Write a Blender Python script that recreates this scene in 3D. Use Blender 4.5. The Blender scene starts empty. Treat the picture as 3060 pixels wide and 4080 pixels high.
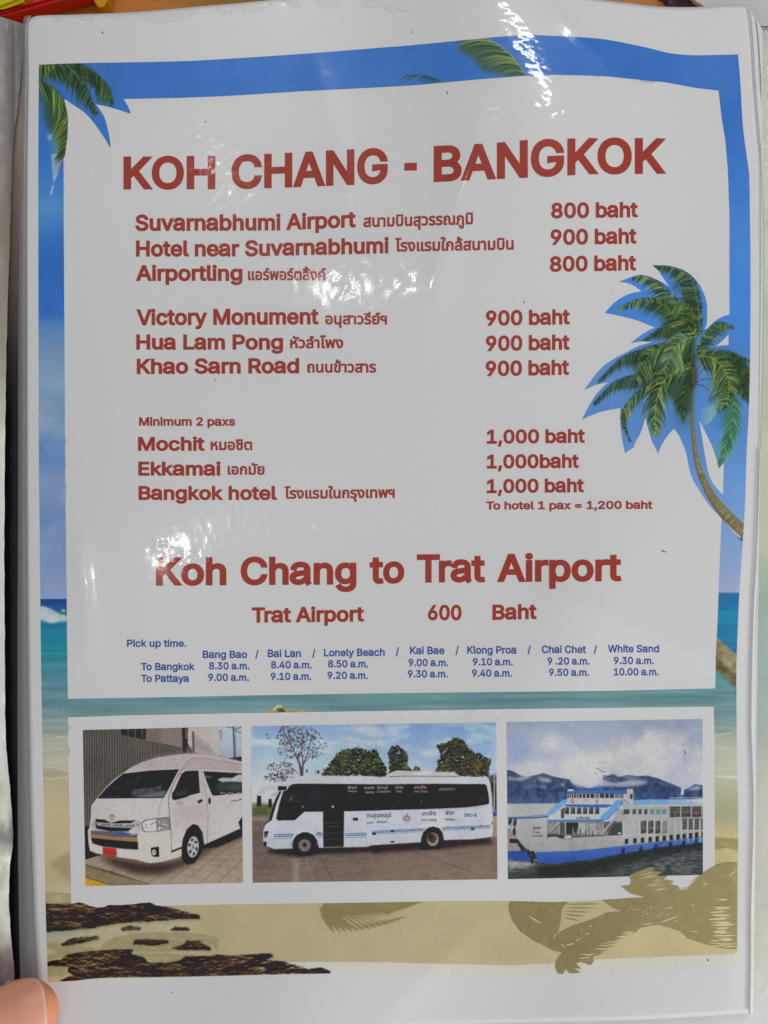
import bpy, bmesh, math, os, random
import numpy as np
from mathutils import Vector, Matrix
from mathutils.geometry import delaunay_2d_cdt

R = math.radians
SC = bpy.context.scene
COL = SC.collection

# ------------------------------------------------------------------ camera
PX = 7.2e-5            # metres on the page per unit of page coordinate
D = 0.32               # camera height over the page
CX, CY = 1530.0, 2040.0
cam = bpy.data.cameras.new('camera')
cam_o = bpy.data.objects.new('camera', cam)
COL.objects.link(cam_o)
cam_o.location = (0, 0, D)
cam.sensor_fit = 'VERTICAL'
cam.sensor_height = 24.0
cam.lens = 24.0 * D / (4080 * PX)
cam.clip_start = 0.01
cam.clip_end = 20
cam.dof.use_dof = True
cam.dof.focus_distance = D - 0.001
cam.dof.aperture_fstop = cam.lens / 4.6
SC.camera = cam_o

# ------------------------------------------------------------------ page surface
def gs(v, c, w):
    return np.exp(-((v - c) / w) ** 2)


def sstep(v):
    v = np.clip(v, 0, 1)
    return v * v * (3 - 2 * v)


def H(x, y):
    x = np.asarray(x, dtype=np.float64)
    y = np.asarray(y, dtype=np.float64)
    h = 0.0068 * np.exp(-((x - 2075 - 0.28 * (np.clip(y, -200, 800) - 170)) / 470) ** 2) * sstep((1500 - y) / 1500)
    h += 0.0012 * gs(x, 900, 500) * sstep((900 - y) / 900)
    h += 0.0007 * np.sin(x / 330 + y / 900 + 0.6) * np.sin(y / 620 + 1.0)
    h += 0.0011 * np.exp(-(((x - 2250) + 0.55 * (y - 2600)) / 260) ** 2) * gs(y, 2650, 620)
    h += 0.0010 * np.sin(x / 190 + 1.2) * sstep((y - 3450) / 600)
    h -= 0.0014 * np.exp(-(x - 60) / 130.0)
    h -= 0.0018 * sstep((x - 2880) / 260) * sstep((y + 300) / 600)
    for (ax, ay, ph, am) in ((410, 900, .3, .00050), (-620, 520, 1.9, .00055), (300, -760, 4.0, .00030), (1500, 410, 2.2, .00045), (240, 1500, 5.1, .00016)):
        h += am * np.sin(x / ax + y / ay + ph)
    for (x0, y0, x1, y1, w, am) in ((2230, 60, 2560, 420, 40, .0006), (1900, 560, 1700, 1250, 60, .0004), (2330, 900, 2720, 1500, 70, .0005), (560, 2500, 1150, 3400, 90, .0003), 
                                    (2180, 2350, 2850, 2640, 50, .0006), (1900, 3700, 1500, 4080, 60, .0004), (2300, 3850, 2650, 3600, 60, .0004), (320, 2150, 360, 2600, 30, .00035), (1250, 240, 1420, 800, 60, .0003)):
        dx, dy = x1 - x0, y1 - y0
        L2 = dx * dx + dy * dy
        t = ((x - x0) * dx + (y - y0) * dy) / L2
        q = ((x - x0) * dy - (y - y0) * dx) / math.sqrt(L2)
        h += 1.7 * am * np.exp(-np.sqrt((q / w) ** 2 + .15)) * sstep(t / .35 + .5) * sstep((1 - t) / .35 + .5)
    return h + 0.0015



# ------------------------------------------------------------------ light
world = bpy.data.worlds.new('World')
SC.world = world
world.use_nodes = True
wn = world.node_tree.nodes
wl = world.node_tree.links
bg = wn['Background']
bg.inputs[1].default_value = 0.32
tc = wn.new('ShaderNodeTexCoord')
sx = wn.new('ShaderNodeSeparateXYZ')
cr = wn.new('ShaderNodeValToRGB')
wl.new(tc.outputs['Generated'], sx.inputs[0])
mr = wn.new('ShaderNodeMapRange')
mr.inputs['From Min'].default_value = -1
wl.new(sx.outputs['Z'], mr.inputs['Value'])
wl.new(mr.outputs[0], cr.inputs[0])
cr.color_ramp.elements[0].color = (0.55, 0.50, 0.44, 1)
cr.color_ramp.elements[1].color = (0.90, 0.955, 1.0, 1)
wl.new(cr.outputs[0], bg.inputs[0])


def area(name, loc, target, size, power, col, shape='DISK', size_y=None):
    l = bpy.data.lights.new(name, 'AREA')
    l.shape = shape
    l.size = size
    if size_y:
        l.size_y = size_y
    l.energy = power
    l.color = col
    o = bpy.data.objects.new(name, l)
    COL.objects.link(o)
    o.location = loc
    d = Vector(target) - Vector(loc)
    o.rotation_euler = d.to_track_quat('-Z', 'Y').to_euler()
    return o


def ceiling_lamp(x, y, L=0.9, size=0.045, power=0.9, col=(.97, .985, 1), tube=None):
    """lamp on the ceiling that mirrors in the sleeve at page point x, y"""
    e = 8.0
    gx = float(H(x + e, y) - H(x - e, y)) / (2 * e * PX)
    gy = -float(H(x, y + e) - H(x, y - e)) / (2 * e * PX)
    n = Vector((-gx, -gy, 1)).normalized()
    p = Vector(((x - CX) * PX, (CY - y) * PX, float(H(x, y))))
    d = (p - Vector((0, 0, D))).normalized()
    r = d - 2 * d.dot(n) * n
    q = p + r * ((L - p.z) / r.z)
    if tube:
        o = area('ceiling_streak_lamp', q, (q[0], q[1], 0), tube, power, col, 'RECTANGLE', size)  # unseen lamp, stretched and turned to lay a glare streak on the sleeve
        o.rotation_euler = (0, 0, math.atan2(-0.70, 0.71))
    else:
        area('ceiling_lamp', q, (q[0] * .3, q[1] * .3, 0), size, power, col)


ceiling_lamp(2085, 175, power=1.7, size=0.035, tube=0.30)
ceiling_lamp(690, 2195, power=0.10, size=0.022)
ceiling_lamp(1370, 1165, power=0.075, size=0.020)
# window to the lower right of the table, cool daylight
area('window_light', (0.75, -0.80, 0.55), (0.0, -0.06, 0), 0.6, 7.5, (0.95, 0.975, 1.0), 'RECTANGLE', 0.5)

SC.view_settings.view_transform = 'Standard'
SC.view_settings.look = 'None'
SC.view_settings.exposure = 0.13
SC.view_settings.gamma = 1
SC.cycles.transparent_max_bounces = 16

# ------------------------------------------------------------------ colour
KA = 1.66              # albedo per unit of photographed (linear) brightness


def lin(c):
    c = np.asarray(c, dtype=np.float64)
    return np.where(c <= 0.04045, c / 12.92, ((c + 0.055) / 1.055) ** 2.4)


def alb(c255):
    """seen 0-255 colour -> surface albedo"""
    v = (lin(np.asarray(c255, dtype=np.float64) / 255.0) - 0.028) * KA
    g = (v * (0.25, 0.6, 0.15)).sum(-1, keepdims=True)
    v = g + (v - g) * 0.97
    return np.clip(v, 0.004, 0.86)


def alb4(c):
    a = alb(c)
    return (float(a[0]), float(a[1]), float(a[2]), 1)


# ------------------------------------------------------------------ materials
def mat_paper(name, col=None, attr=None, rough=0.55, spec=0.25, grain=0.05, scale=2600, bump=0.02):
    m = bpy.data.materials.new(name)
    m.use_nodes = True
    N = m.node_tree.nodes
    L = m.node_tree.links
    b = N['Principled BSDF']
    b.inputs['Roughness'].default_value = rough
    b.inputs['Specular IOR Level'].default_value = spec
    t = N.new('ShaderNodeTexCoord')
    n = N.new('ShaderNodeTexNoise')
    n.inputs['Scale'].default_value = scale
    n.inputs['Detail'].default_value = 3
    n.inputs['Roughness'].default_value = 0.7
    L.new(t.outputs['Object'], n.inputs['Vector'])
    mr = N.new('ShaderNodeMapRange')
    mr.inputs['From Min'].default_value = 0.25
    mr.inputs['From Max'].default_value = 0.75
    mr.inputs['To Min'].default_value = 1 - grain
    mr.inputs['To Max'].default_value = 1 + grain
    L.new(n.outputs['Fac'], mr.inputs['Value'])
    mx = N.new('ShaderNodeVectorMath')
    mx.operation = 'SCALE'
    if attr:
        a = N.new('ShaderNodeVertexColor')
        a.layer_name = attr
        L.new(a.outputs['Color'], mx.inputs[0])
    else:
        mx.inputs[0].default_value = col[:3]
    L.new(mr.outputs[0], mx.inputs['Scale'])
    L.new(mx.outputs[0], b.inputs['Base Color'])
    if bump:
        bp = N.new('ShaderNodeBump')
        bp.inputs['Strength'].default_value = bump
        bp.inputs['Distance'].default_value = 0.0002
        n2 = N.new('ShaderNodeTexNoise')
        n2.inputs['Scale'].default_value = 700
        n2.inputs['Detail'].default_value = 6
        L.new(t.outputs['Object'], n2.inputs['Vector'])
        L.new(n2.outputs['Fac'], bp.inputs['Height'])
        L.new(bp.outputs[0], b.inputs['Normal'])
    return m


def mat_film(name, milk=0.0, col=(.8, .8, .8), rough=0.07, mask=False, fine=900, strength=0.35, dist=0.0003, base=0.0, stretch=(1, 1, 1)):
    m = bpy.data.materials.new(name)
    m.use_nodes = True
    N = m.node_tree.nodes
    L = m.node_tree.links
    N.remove(N['Principled BSDF'])
    out = N['Material Output']
    tr = N.new('ShaderNodeBsdfTransparent')
    tr.inputs[0].default_value = (.985, .985, .98, 1)
    gl = N.new('ShaderNodeBsdfGlossy')
    gl.inputs['Roughness'].default_value = rough
    lw = N.new('ShaderNodeLayerWeight')
    lw.inputs['Blend'].default_value = 0.5
    pw = N.new('ShaderNodeMath')
    pw.operation = 'POWER'
    pw.inputs[1].default_value = 5.0
    L.new(lw.outputs['Facing'], pw.inputs[0])
    fr = N.new('ShaderNodeMath')
    fr.operation = 'MULTIPLY_ADD'
    fr.inputs[1].default_value = 0.96
    fr.inputs[2].default_value = 0.04
    L.new(pw.outputs[0], fr.inputs[0])
    t = N.new('ShaderNodeTexCoord')
    mp = N.new('ShaderNodeMapping')
    mp.inputs['Scale'].default_value = stretch
    L.new(t.outputs['Object'], mp.inputs[0])
    n = N.new('ShaderNodeTexNoise')
    n.inputs['Scale'].default_value = fine
    n.inputs['Detail'].default_value = 2 if mask else 5
    n.inputs['Roughness'].default_value = 0.55
    L.new(mp.outputs[0], n.inputs['Vector'])
    h = n.outputs['Fac']
    if mask:
        a = N.new('ShaderNodeAttribute')
        a.attribute_name = 'crinkle'
        ad = N.new('ShaderNodeMath')
        ad.operation = 'ADD'
        ad.inputs[1].default_value = base
        L.new(a.outputs['Fac'], ad.inputs[0])
        mu = N.new('ShaderNodeMath')
        mu.operation = 'MULTIPLY'
        L.new(h, mu.inputs[0])
        L.new(ad.outputs[0], mu.inputs[1])
        h = mu.outputs[0]
    bp = N.new('ShaderNodeBump')
    bp.inputs['Strength'].default_value = strength
    bp.inputs['Distance'].default_value = dist
    L.new(h, bp.inputs['Height'])
    L.new(bp.outputs[0], gl.inputs['Normal'])
    L.new(bp.outputs[0], lw.inputs['Normal'])
    body = tr.outputs[0]
    if milk > 0:
        df = N.new('ShaderNodeBsdfDiffuse')
        df.inputs[0].default_value = (*col, 1)
        L.new(bp.outputs[0], df.inputs['Normal'])
        mm = N.new('ShaderNodeMixShader')
        mm.inputs[0].default_value = milk
        L.new(tr.outputs[0], mm.inputs[1])
        L.new(df.outputs[0], mm.inputs[2])
        body = mm.outputs[0]
    g2 = N.new('ShaderNodeBsdfGlossy')
    g2.inputs['Roughness'].default_value = 0.28
    m2 = N.new('ShaderNodeMixShader')
    m2.inputs[0].default_value = 0.22
    L.new(gl.outputs[0], m2.inputs[1])
    L.new(g2.outputs[0], m2.inputs[2])
    mx = N.new('ShaderNodeMixShader')
    L.new(fr.outputs[0], mx.inputs[0])
    L.new(body, mx.inputs[1])
    L.new(m2.outputs[0], mx.inputs[2])
    L.new(mx.outputs[0], out.inputs[0])
    return m


def mat_plain(name, col, rough=0.5, spec=0.5, var=0.1, scale=60, sss=0):
    m = bpy.data.materials.new(name)
    m.use_nodes = True
    N = m.node_tree.nodes
    L = m.node_tree.links
    b = N['Principled BSDF']
    b.inputs['Roughness'].default_value = rough
    b.inputs['Specular IOR Level'].default_value = spec
    t = N.new('ShaderNodeTexCoord')
    n = N.new('ShaderNodeTexNoise')
    n.inputs['Scale'].default_value = scale
    n.inputs['Detail'].default_value = 5
    L.new(t.outputs['Object'], n.inputs['Vector'])
    mr = N.new('ShaderNodeMapRange')
    mr.inputs['From Min'].default_value = 0.25
    mr.inputs['From Max'].default_value = 0.75
    mr.inputs['To Min'].default_value = 1 - var
    mr.inputs['To Max'].default_value = 1 + var
    L.new(n.outputs['Fac'], mr.inputs['Value'])
    mx = N.new('ShaderNodeVectorMath')
    mx.operation = 'SCALE'
    mx.inputs[0].default_value = col[:3]
    L.new(mr.outputs[0], mx.inputs['Scale'])
    L.new(mx.outputs[0], b.inputs['Base Color'])
    if sss:
        b.inputs['Subsurface Weight'].default_value = sss
        b.inputs['Subsurface Radius'].default_value = (0.006, 0.002, 0.001)
        b.inputs['Subsurface Scale'].default_value = 0.5
    return m


def P(x, y, z):
    """page coordinate + height -> world"""
    f = (D - z) / D
    return np.stack([(np.asarray(x) - CX) * PX * f, (CY - np.asarray(y)) * PX * f, np.asarray(z) + 0 * np.asarray(x)], axis=-1)


def surf(x, y, dz):
    return P(x, y, H(x, y) + dz)


# ------------------------------------------------------------------ object helpers
def link(name, me, m, parent=None, label=None, smooth=False):
    o = bpy.data.objects.new(name, me)
    COL.objects.link(o)
    if m:
        me.materials.append(m)
    if parent:
        o.parent = parent
    if label:
        o['label'] = label
    if smooth:
        me.polygons.foreach_set('use_smooth', np.ones(len(me.polygons), dtype=bool))
    return o


def thing(name, label, cat, group=None):
    o = bpy.data.objects.new(name, None)
    COL.objects.link(o)
    o.empty_display_size = 0.02
    o['label'] = label
    o['category'] = cat
    if group:
        o['group'] = group
    return o


def tag(o, label=None, cat=None, kind=None, group=None):
    if label:
        o['label'] = label
    if cat:
        o['category'] = cat
    if kind:
        o['kind'] = kind
    if group:
        o['group'] = group
    return o


def mesh(name, V, F, smooth=False):
    me = bpy.data.meshes.new(name)
    V = np.asarray(V, dtype=np.float32)
    F = np.asarray(F, dtype=np.int32)
    me.vertices.add(len(V))
    me.vertices.foreach_set('co', V.ravel())
    k = F.shape[1]
    me.loops.add(F.size)
    me.loops.foreach_set('vertex_index', F.ravel())
    me.polygons.add(len(F))
    me.polygons.foreach_set('loop_start', np.arange(0, F.size, k, dtype=np.int32))
    me.polygons.foreach_set('loop_total', np.full(len(F), k, dtype=np.int32))
    me.update(calc_edges=True)
    return me


def pl(pts, t, axis):
    p = np.asarray(pts, dtype=np.float64)
    return np.interp(t, p[:, axis], p[:, 1 - axis])


def resample(pts, n):
    p = np.asarray(pts, dtype=np.float64)
    s = np.concatenate([[0], np.cumsum(np.hypot(*np.diff(p, axis=0).T))])
    t = np.linspace(0, s[-1], n)
    return np.stack([np.interp(t, s, p[:, 0]), np.interp(t, s, p[:, 1])], -1)


def smoothpoly(pts, n):
    """Catmull-Rom through pts, n samples"""
    p = np.asarray(pts, dtype=np.float64)
    p = np.vstack([2 * p[0] - p[1], p, 2 * p[-1] - p[-2]])
    m = len(p) - 3
    t = np.linspace(0, m - 1e-6, n)
    i = t.astype(int)
    f = (t - i)[:, None]
    a, b, c, d = p[i], p[i + 1], p[i + 2], p[i + 3]
    return 0.5 * ((2 * b) + (c - a) * f + (2 * a - 5 * b + 4 * c - d) * f ** 2 + (3 * b - a - 3 * c + d) * f ** 3)


def coons(left, right, top, bottom, nu, nv, smooth=True):
    f = smoothpoly if smooth else resample
    Lf, Rt, T, B = f(left, nv), f(right, nv), f(top, nu), f(bottom, nu)
    u = np.linspace(0, 1, nu)[None, :, None]
    v = np.linspace(0, 1, nv)[:, None, None]
    S = (1 - v) * T[None] + v * B[None] + (1 - u) * Lf[:, None] + u * Rt[:, None]
    S -= (1 - u) * (1 - v) * T[0] + u * (1 - v) * T[-1] + (1 - u) * v * B[0] + u * v * B[-1]
    return S     # nv,nu,2


def gridfaces(nv, nu):
    i = np.arange(nv * nu).reshape(nv, nu)
    return np.stack([i[1:, :-1], i[1:, 1:], i[:-1, 1:], i[:-1, :-1]], -1).reshape(-1, 4)


def in_poly(px, py, poly):
    poly = np.asarray(poly, dtype=np.float64)
    c = np.zeros(px.shape, bool)
    n = len(poly)
    for i in range(n):
        x0, y0 = poly[i]
        x1, y1 = poly[(i + 1) % n]
        if y0 == y1:
            continue
        k = ((y0 > py) != (y1 > py)) & (px < (x1 - x0) * (py - y0) / (y1 - y0) + x0)
        c ^= k
    return c


def winding(px, py, loops):
    w = np.zeros(px.shape, int)
    for poly in loops:
        n = len(poly)
        for i in range(n):
            x0, y0 = poly[i]
            x1, y1 = poly[(i + 1) % n]
            if y0 == y1:
                continue
            cr = (x1 - x0) * (py - y0) - (px - x0) * (y1 - y0)
            w += ((y0 <= py) & (y1 > py) & (cr > 0)).astype(int)
            w -= ((y1 <= py) & (y0 > py) & (cr < 0)).astype(int)
    return w


def cdt(loops, grid=None):
    """triangulate closed loops (non-zero winding); returns 2d verts, tris"""
    vs, es = [], []
    for lp in loops:
        b = len(vs)
        n = len(lp)
        vs += [Vector((float(q[0]), float(q[1]))) for q in lp]
        es += [(b + i, b + (i + 1) % n) for i in range(n)]
    if grid:
        A = np.concatenate([np.asarray(l) for l in loops])
        x0, y0 = A.min(0)
        x1, y1 = A.max(0)
        gx, gy = np.meshgrid(np.arange(x0 + grid * .5, x1, grid), np.arange(y0 + grid * .5, y1, grid))
        gx, gy = gx.ravel(), gy.ravel()
        k = winding(gx, gy, loops) != 0
        vs += [Vector((float(a), float(b))) for a, b in zip(gx[k], gy[k])]
    r = delaunay_2d_cdt(vs, es, [], 0, 1e-5)
    V = np.array([(v.x, v.y) for v in r[0]])
    T = np.array([f for f in r[2] if len(f) == 3])
    c = V[T].mean(1)
    k = winding(c[:, 0], c[:, 1], loops) != 0
    return V, T[k]


def upfix(V3, T):
    a, b, c = V3[T[:, 0]], V3[T[:, 1]], V3[T[:, 2]]
    nz = np.cross(b - a, c - a)[:, 2]
    T = T.copy()
    T[nz < 0] = T[nz < 0][:, ::-1]
    return T[np.abs(nz) > 1e-14]


def dense(lp, step=24.0):
    out = []
    n = len(lp)
    for i in range(n):
        p, q = np.asarray(lp[i], float), np.asarray(lp[(i + 1) % n], float)
        k = max(1, int(math.ceil(np.hypot(*(q - p)) / step)))
        out += [p + (q - p) * j / k for j in range(k)]
    return np.array(out)


def flat_print(name, loops, dz, m, parent, label=None, grid=26):
    loops = [dense(l) for l in loops]
    V, T = cdt(loops, grid)
    V3 = surf(V[:, 0], V[:, 1], dz)
    o = link(name, mesh(name, V3, upfix(V3, T)), m, parent, label, True)
    return o


# ------------------------------------------------------------------ lettering
FD = os.path.join(bpy.utils.system_resource('DATAFILES') or '', 'fonts')


def load_font(fn):
    try:
        return bpy.data.fonts.load(os.path.join(FD, fn))
    except Exception:
        return None


F_EN = load_font('Inter.woff2')
F_TH = load_font('NotoSansThai-VariableFont_wdth,wght.woff2')
_cache = {}


def outlines(s, font):
    c = bpy.data.curves.new('tmp', 'FONT')
    c.body = s
    if font:
        c.font = font
    c.size = 1.0
    c.resolution_u = 3
    c.fill_mode = 'NONE'
    o = bpy.data.objects.new('tmp', c)
    me = o.to_mesh()
    n = len(me.vertices)
    co = np.zeros(n * 3)
    me.vertices.foreach_get('co', co)
    co = co.reshape(-1, 3)[:, :2]
    nxt = {}
    for e in me.edges:
        nxt.setdefault(e.vertices[0], []).append(e.vertices[1])
        nxt.setdefault(e.vertices[1], []).append(e.vertices[0])
    seen = set()
    loops = []
    for i in range(n):
        if i in seen or i not in nxt:
            continue
        lp = [i]
        seen.add(i)
        cur = i + 1 if (i + 1) in nxt[i] else nxt[i][0]
        while cur not in seen:
            seen.add(cur)
            lp.append(cur)
            nn = [k for k in nxt[cur] if k not in seen]
            if not nn:
                break
            cur = (cur + 1) if (cur + 1) in nn else nn[0]
        if len(lp) > 2:
            loops.append(co[lp])
    o.to_mesh_clear()
    bpy.data.objects.remove(o)
    bpy.data.curves.remove(c)
    return loops


_g = {}


def ribbon(p, w, n=16, cap0=0.0, cap1=0.0):
    p = smoothpoly(p, n)
    t = np.gradient(p, axis=0)
    t /= np.hypot(*t.T)[:, None]
    w = np.interp(np.linspace(0, 1, n), np.linspace(0, 1, len(w)), w)[:, None] / 2
    nn = np.stack([-t[:, 1], t[:, 0]], -1)
    return np.vstack([p + nn * w, (p - nn * w)[::-1]])


def two_storey_a():
    k = [ribbon([(0.085, 0.385), (0.115, 0.455), (0.185, 0.50), (0.275, 0.508), (0.365, 0.49), (0.418, 0.43), (0.425, 0.35)], [.085, .085, .075, .075, .09]),
         ribbon([(0.425, 0.36), (0.425, 0.22), (0.427, 0.09), (0.44, 0.03), (0.462, -0.004)], [.09, .09, .09, .08, .07], 10),
         ribbon([(0.425, 0.318), (0.35, 0.288), (0.25, 0.272), (0.155, 0.255), (0.085, 0.215), (0.066, 0.14), (0.10, 0.065), (0.18, 0.032), (0.27, 0.040), (0.35, 0.085), (0.405, 0.15), (0.425, 0.22)],
                [.055, .07, .075, .085, .085, .08, .075, .07, .065, .055], 34)]
    out = []
    for q in k:
        x, y = q.T
        if (x * np.roll(y, -1) - np.roll(x, -1) * y).sum() > 0:
            q = q[::-1]
        out.append(q)
    return out


KERN = {'To': -.06, 'Tr': -.05, 'Vi': -.02, 'Pa': -.01, 'ya': -.01, 'kk': -.01, 'L ': 0}


def latin(s):
    """glyph by glyph layout, with a double-storey a"""
    def ex(q):
        return np.concatenate(outlines(q, F_EN))[:, 0].max()
    if 'HH' not in _g:
        _g['HH'] = ex('HH')
    x, out = 0.0, []
    for i, ch in enumerate(s):
        if ch not in _g:
            adv = ex('H' + ch + 'H') - _g['HH']
            lp = [] if ch == ' ' else outlines(ch, F_EN)
            if ch == 'a' and F_EN:
                sc = outlines('x', F_EN)
                sc = np.concatenate(sc)[:, 1].max() / 0.512
                lp, adv = [q * sc for q in two_storey_a()], 0.55 * sc
            _g[ch] = (lp, adv)
        lp, adv = _g[ch]
        out += [q + (x, 0) for q in lp]
        x += adv + KERN.get(s[i:i + 2], 0)
    return out


def embolden(loops, off):
    res = []
    for lp in loops:
        d = np.hypot(*(np.roll(lp, -1, 0) - lp).T)
        lp = lp[d > 2e-3]
        if len(lp) < 3:
            continue
        e1 = lp - np.roll(lp, 1, 0)
        e2 = np.roll(lp, -1, 0) - lp
        e1 /= np.hypot(*e1.T)[:, None]
        e2 /= np.hypot(*e2.T)[:, None]
        n1 = np.stack([-e1[:, 1], e1[:, 0]], -1)
        n2 = np.stack([-e2[:, 1], e2[:, 0]], -1)
        m = n1 + n2
        q = np.maximum((m * m).sum(1), 0.9)
        res.append(lp + off * 2 * m / q[:, None])
    return res


def text(s, x0, x1, base, cap, m, parent, dz=0.00014, font=None, bold=0.024, label=None, ref='H', name='lettering', maxstretch=None):
    """letters drawn between page x0..x1 on the polyline 'base', capital height 'cap' (number or polyline of tops)"""
    font = font or F_EN
    th = font is F_TH
    loops = outlines(s, font) if th else latin(s)
    if ref == 'H' and th:
        ref = 'น'
    key = (ref, th)
    if key not in _cache:
        r = np.concatenate(outlines(ref, font))
        _cache[key] = r[:, 1].max() - max(0, r[:, 1].min())
    capu = _cache[key] + 2 * bold * 0.5
    # outward direction: larger total |area|
    A = 0
    for lp in (outlines(ref, font) if not th else loops):
        x, y = lp.T
        A += 0.5 * (x * np.roll(y, -1) - np.roll(x, -1) * y).sum()
    loops = embolden(loops, -bold * (1 if A > 0 else -1) * 1.0)
    al = np.concatenate(loops)
    a, b = al[:, 0].min(), al[:, 0].max()
    if not isinstance(base, (list, tuple)):
        base = [(x0, base), (x1, base)]
    out = []
    for lp in loops:
        X = x0 + (lp[:, 0] - a) / (b - a) * (x1 - x0)
        B = pl(base, X, 0)
        C = (B - pl(cap, X, 0)) if isinstance(cap, (list, tuple)) else cap
        Y = B - (lp[:, 1] + bold * 0.5) / capu * C
        out.append(np.stack([X, Y], -1))
    size = (cap if not isinstance(cap, (list, tuple)) else 130)
    V, T = cdt(out, 40 if size > 90 else None)
    V3 = surf(V[:, 0], V[:, 1], dz)
    o = link(name, mesh(name, V3, upfix(V3, T)), m, parent, label, True)
    return o


# ------------------------------------------------------------------ painter for printed pictures
RNG = np.random.default_rng(7)


def up(a, h, w):
    gh, gw = a.shape
    y = np.linspace(0, gh - 1.001, h)
    x = np.linspace(0, gw - 1.001, w)
    yi, xi = y.astype(int), x.astype(int)
    fy, fx = sstep(y - yi)[:, None], sstep(x - xi)[None]
    return ((a[yi][:, xi] * (1 - fx) + a[yi][:, xi + 1] * fx) * (1 - fy) + (a[yi + 1][:, xi] * (1 - fx) + a[yi + 1][:, xi + 1] * fx) * fy)


def fbm(h, w, cy, cx, oct=4, seed=1, gain=0.55):
    r = np.random.default_rng(seed)
    s = np.zeros((h, w))
    a, t = 1.0, 0
    for k in range(oct):
        gh, gw = max(2, int(h / cy * 2 ** k) + 2), max(2, int(w / cx * 2 ** k) + 2)
        if gh > h * 1.5 or gw > w * 1.5:
            break
        s += a * up(r.random((gh, gw)), h, w)
        t += a
        a *= gain
    return s / t     # 0..1


def blur1(a, r):
    k = int(max(1, math.ceil(r * 2)))
    w = np.exp(-(np.arange(-k, k + 1) / max(r, .01)) ** 2)
    w /= w.sum()
    for ax in (0, 1):
        p = [(0, 0)] * a.ndim
        p[ax] = (k, k)
        b = np.pad(a, p, mode='edge')
        a = sum(w[i] * np.take(b, range(i, i + a.shape[ax]), axis=ax) for i in range(2 * k + 1))
    return a


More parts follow.
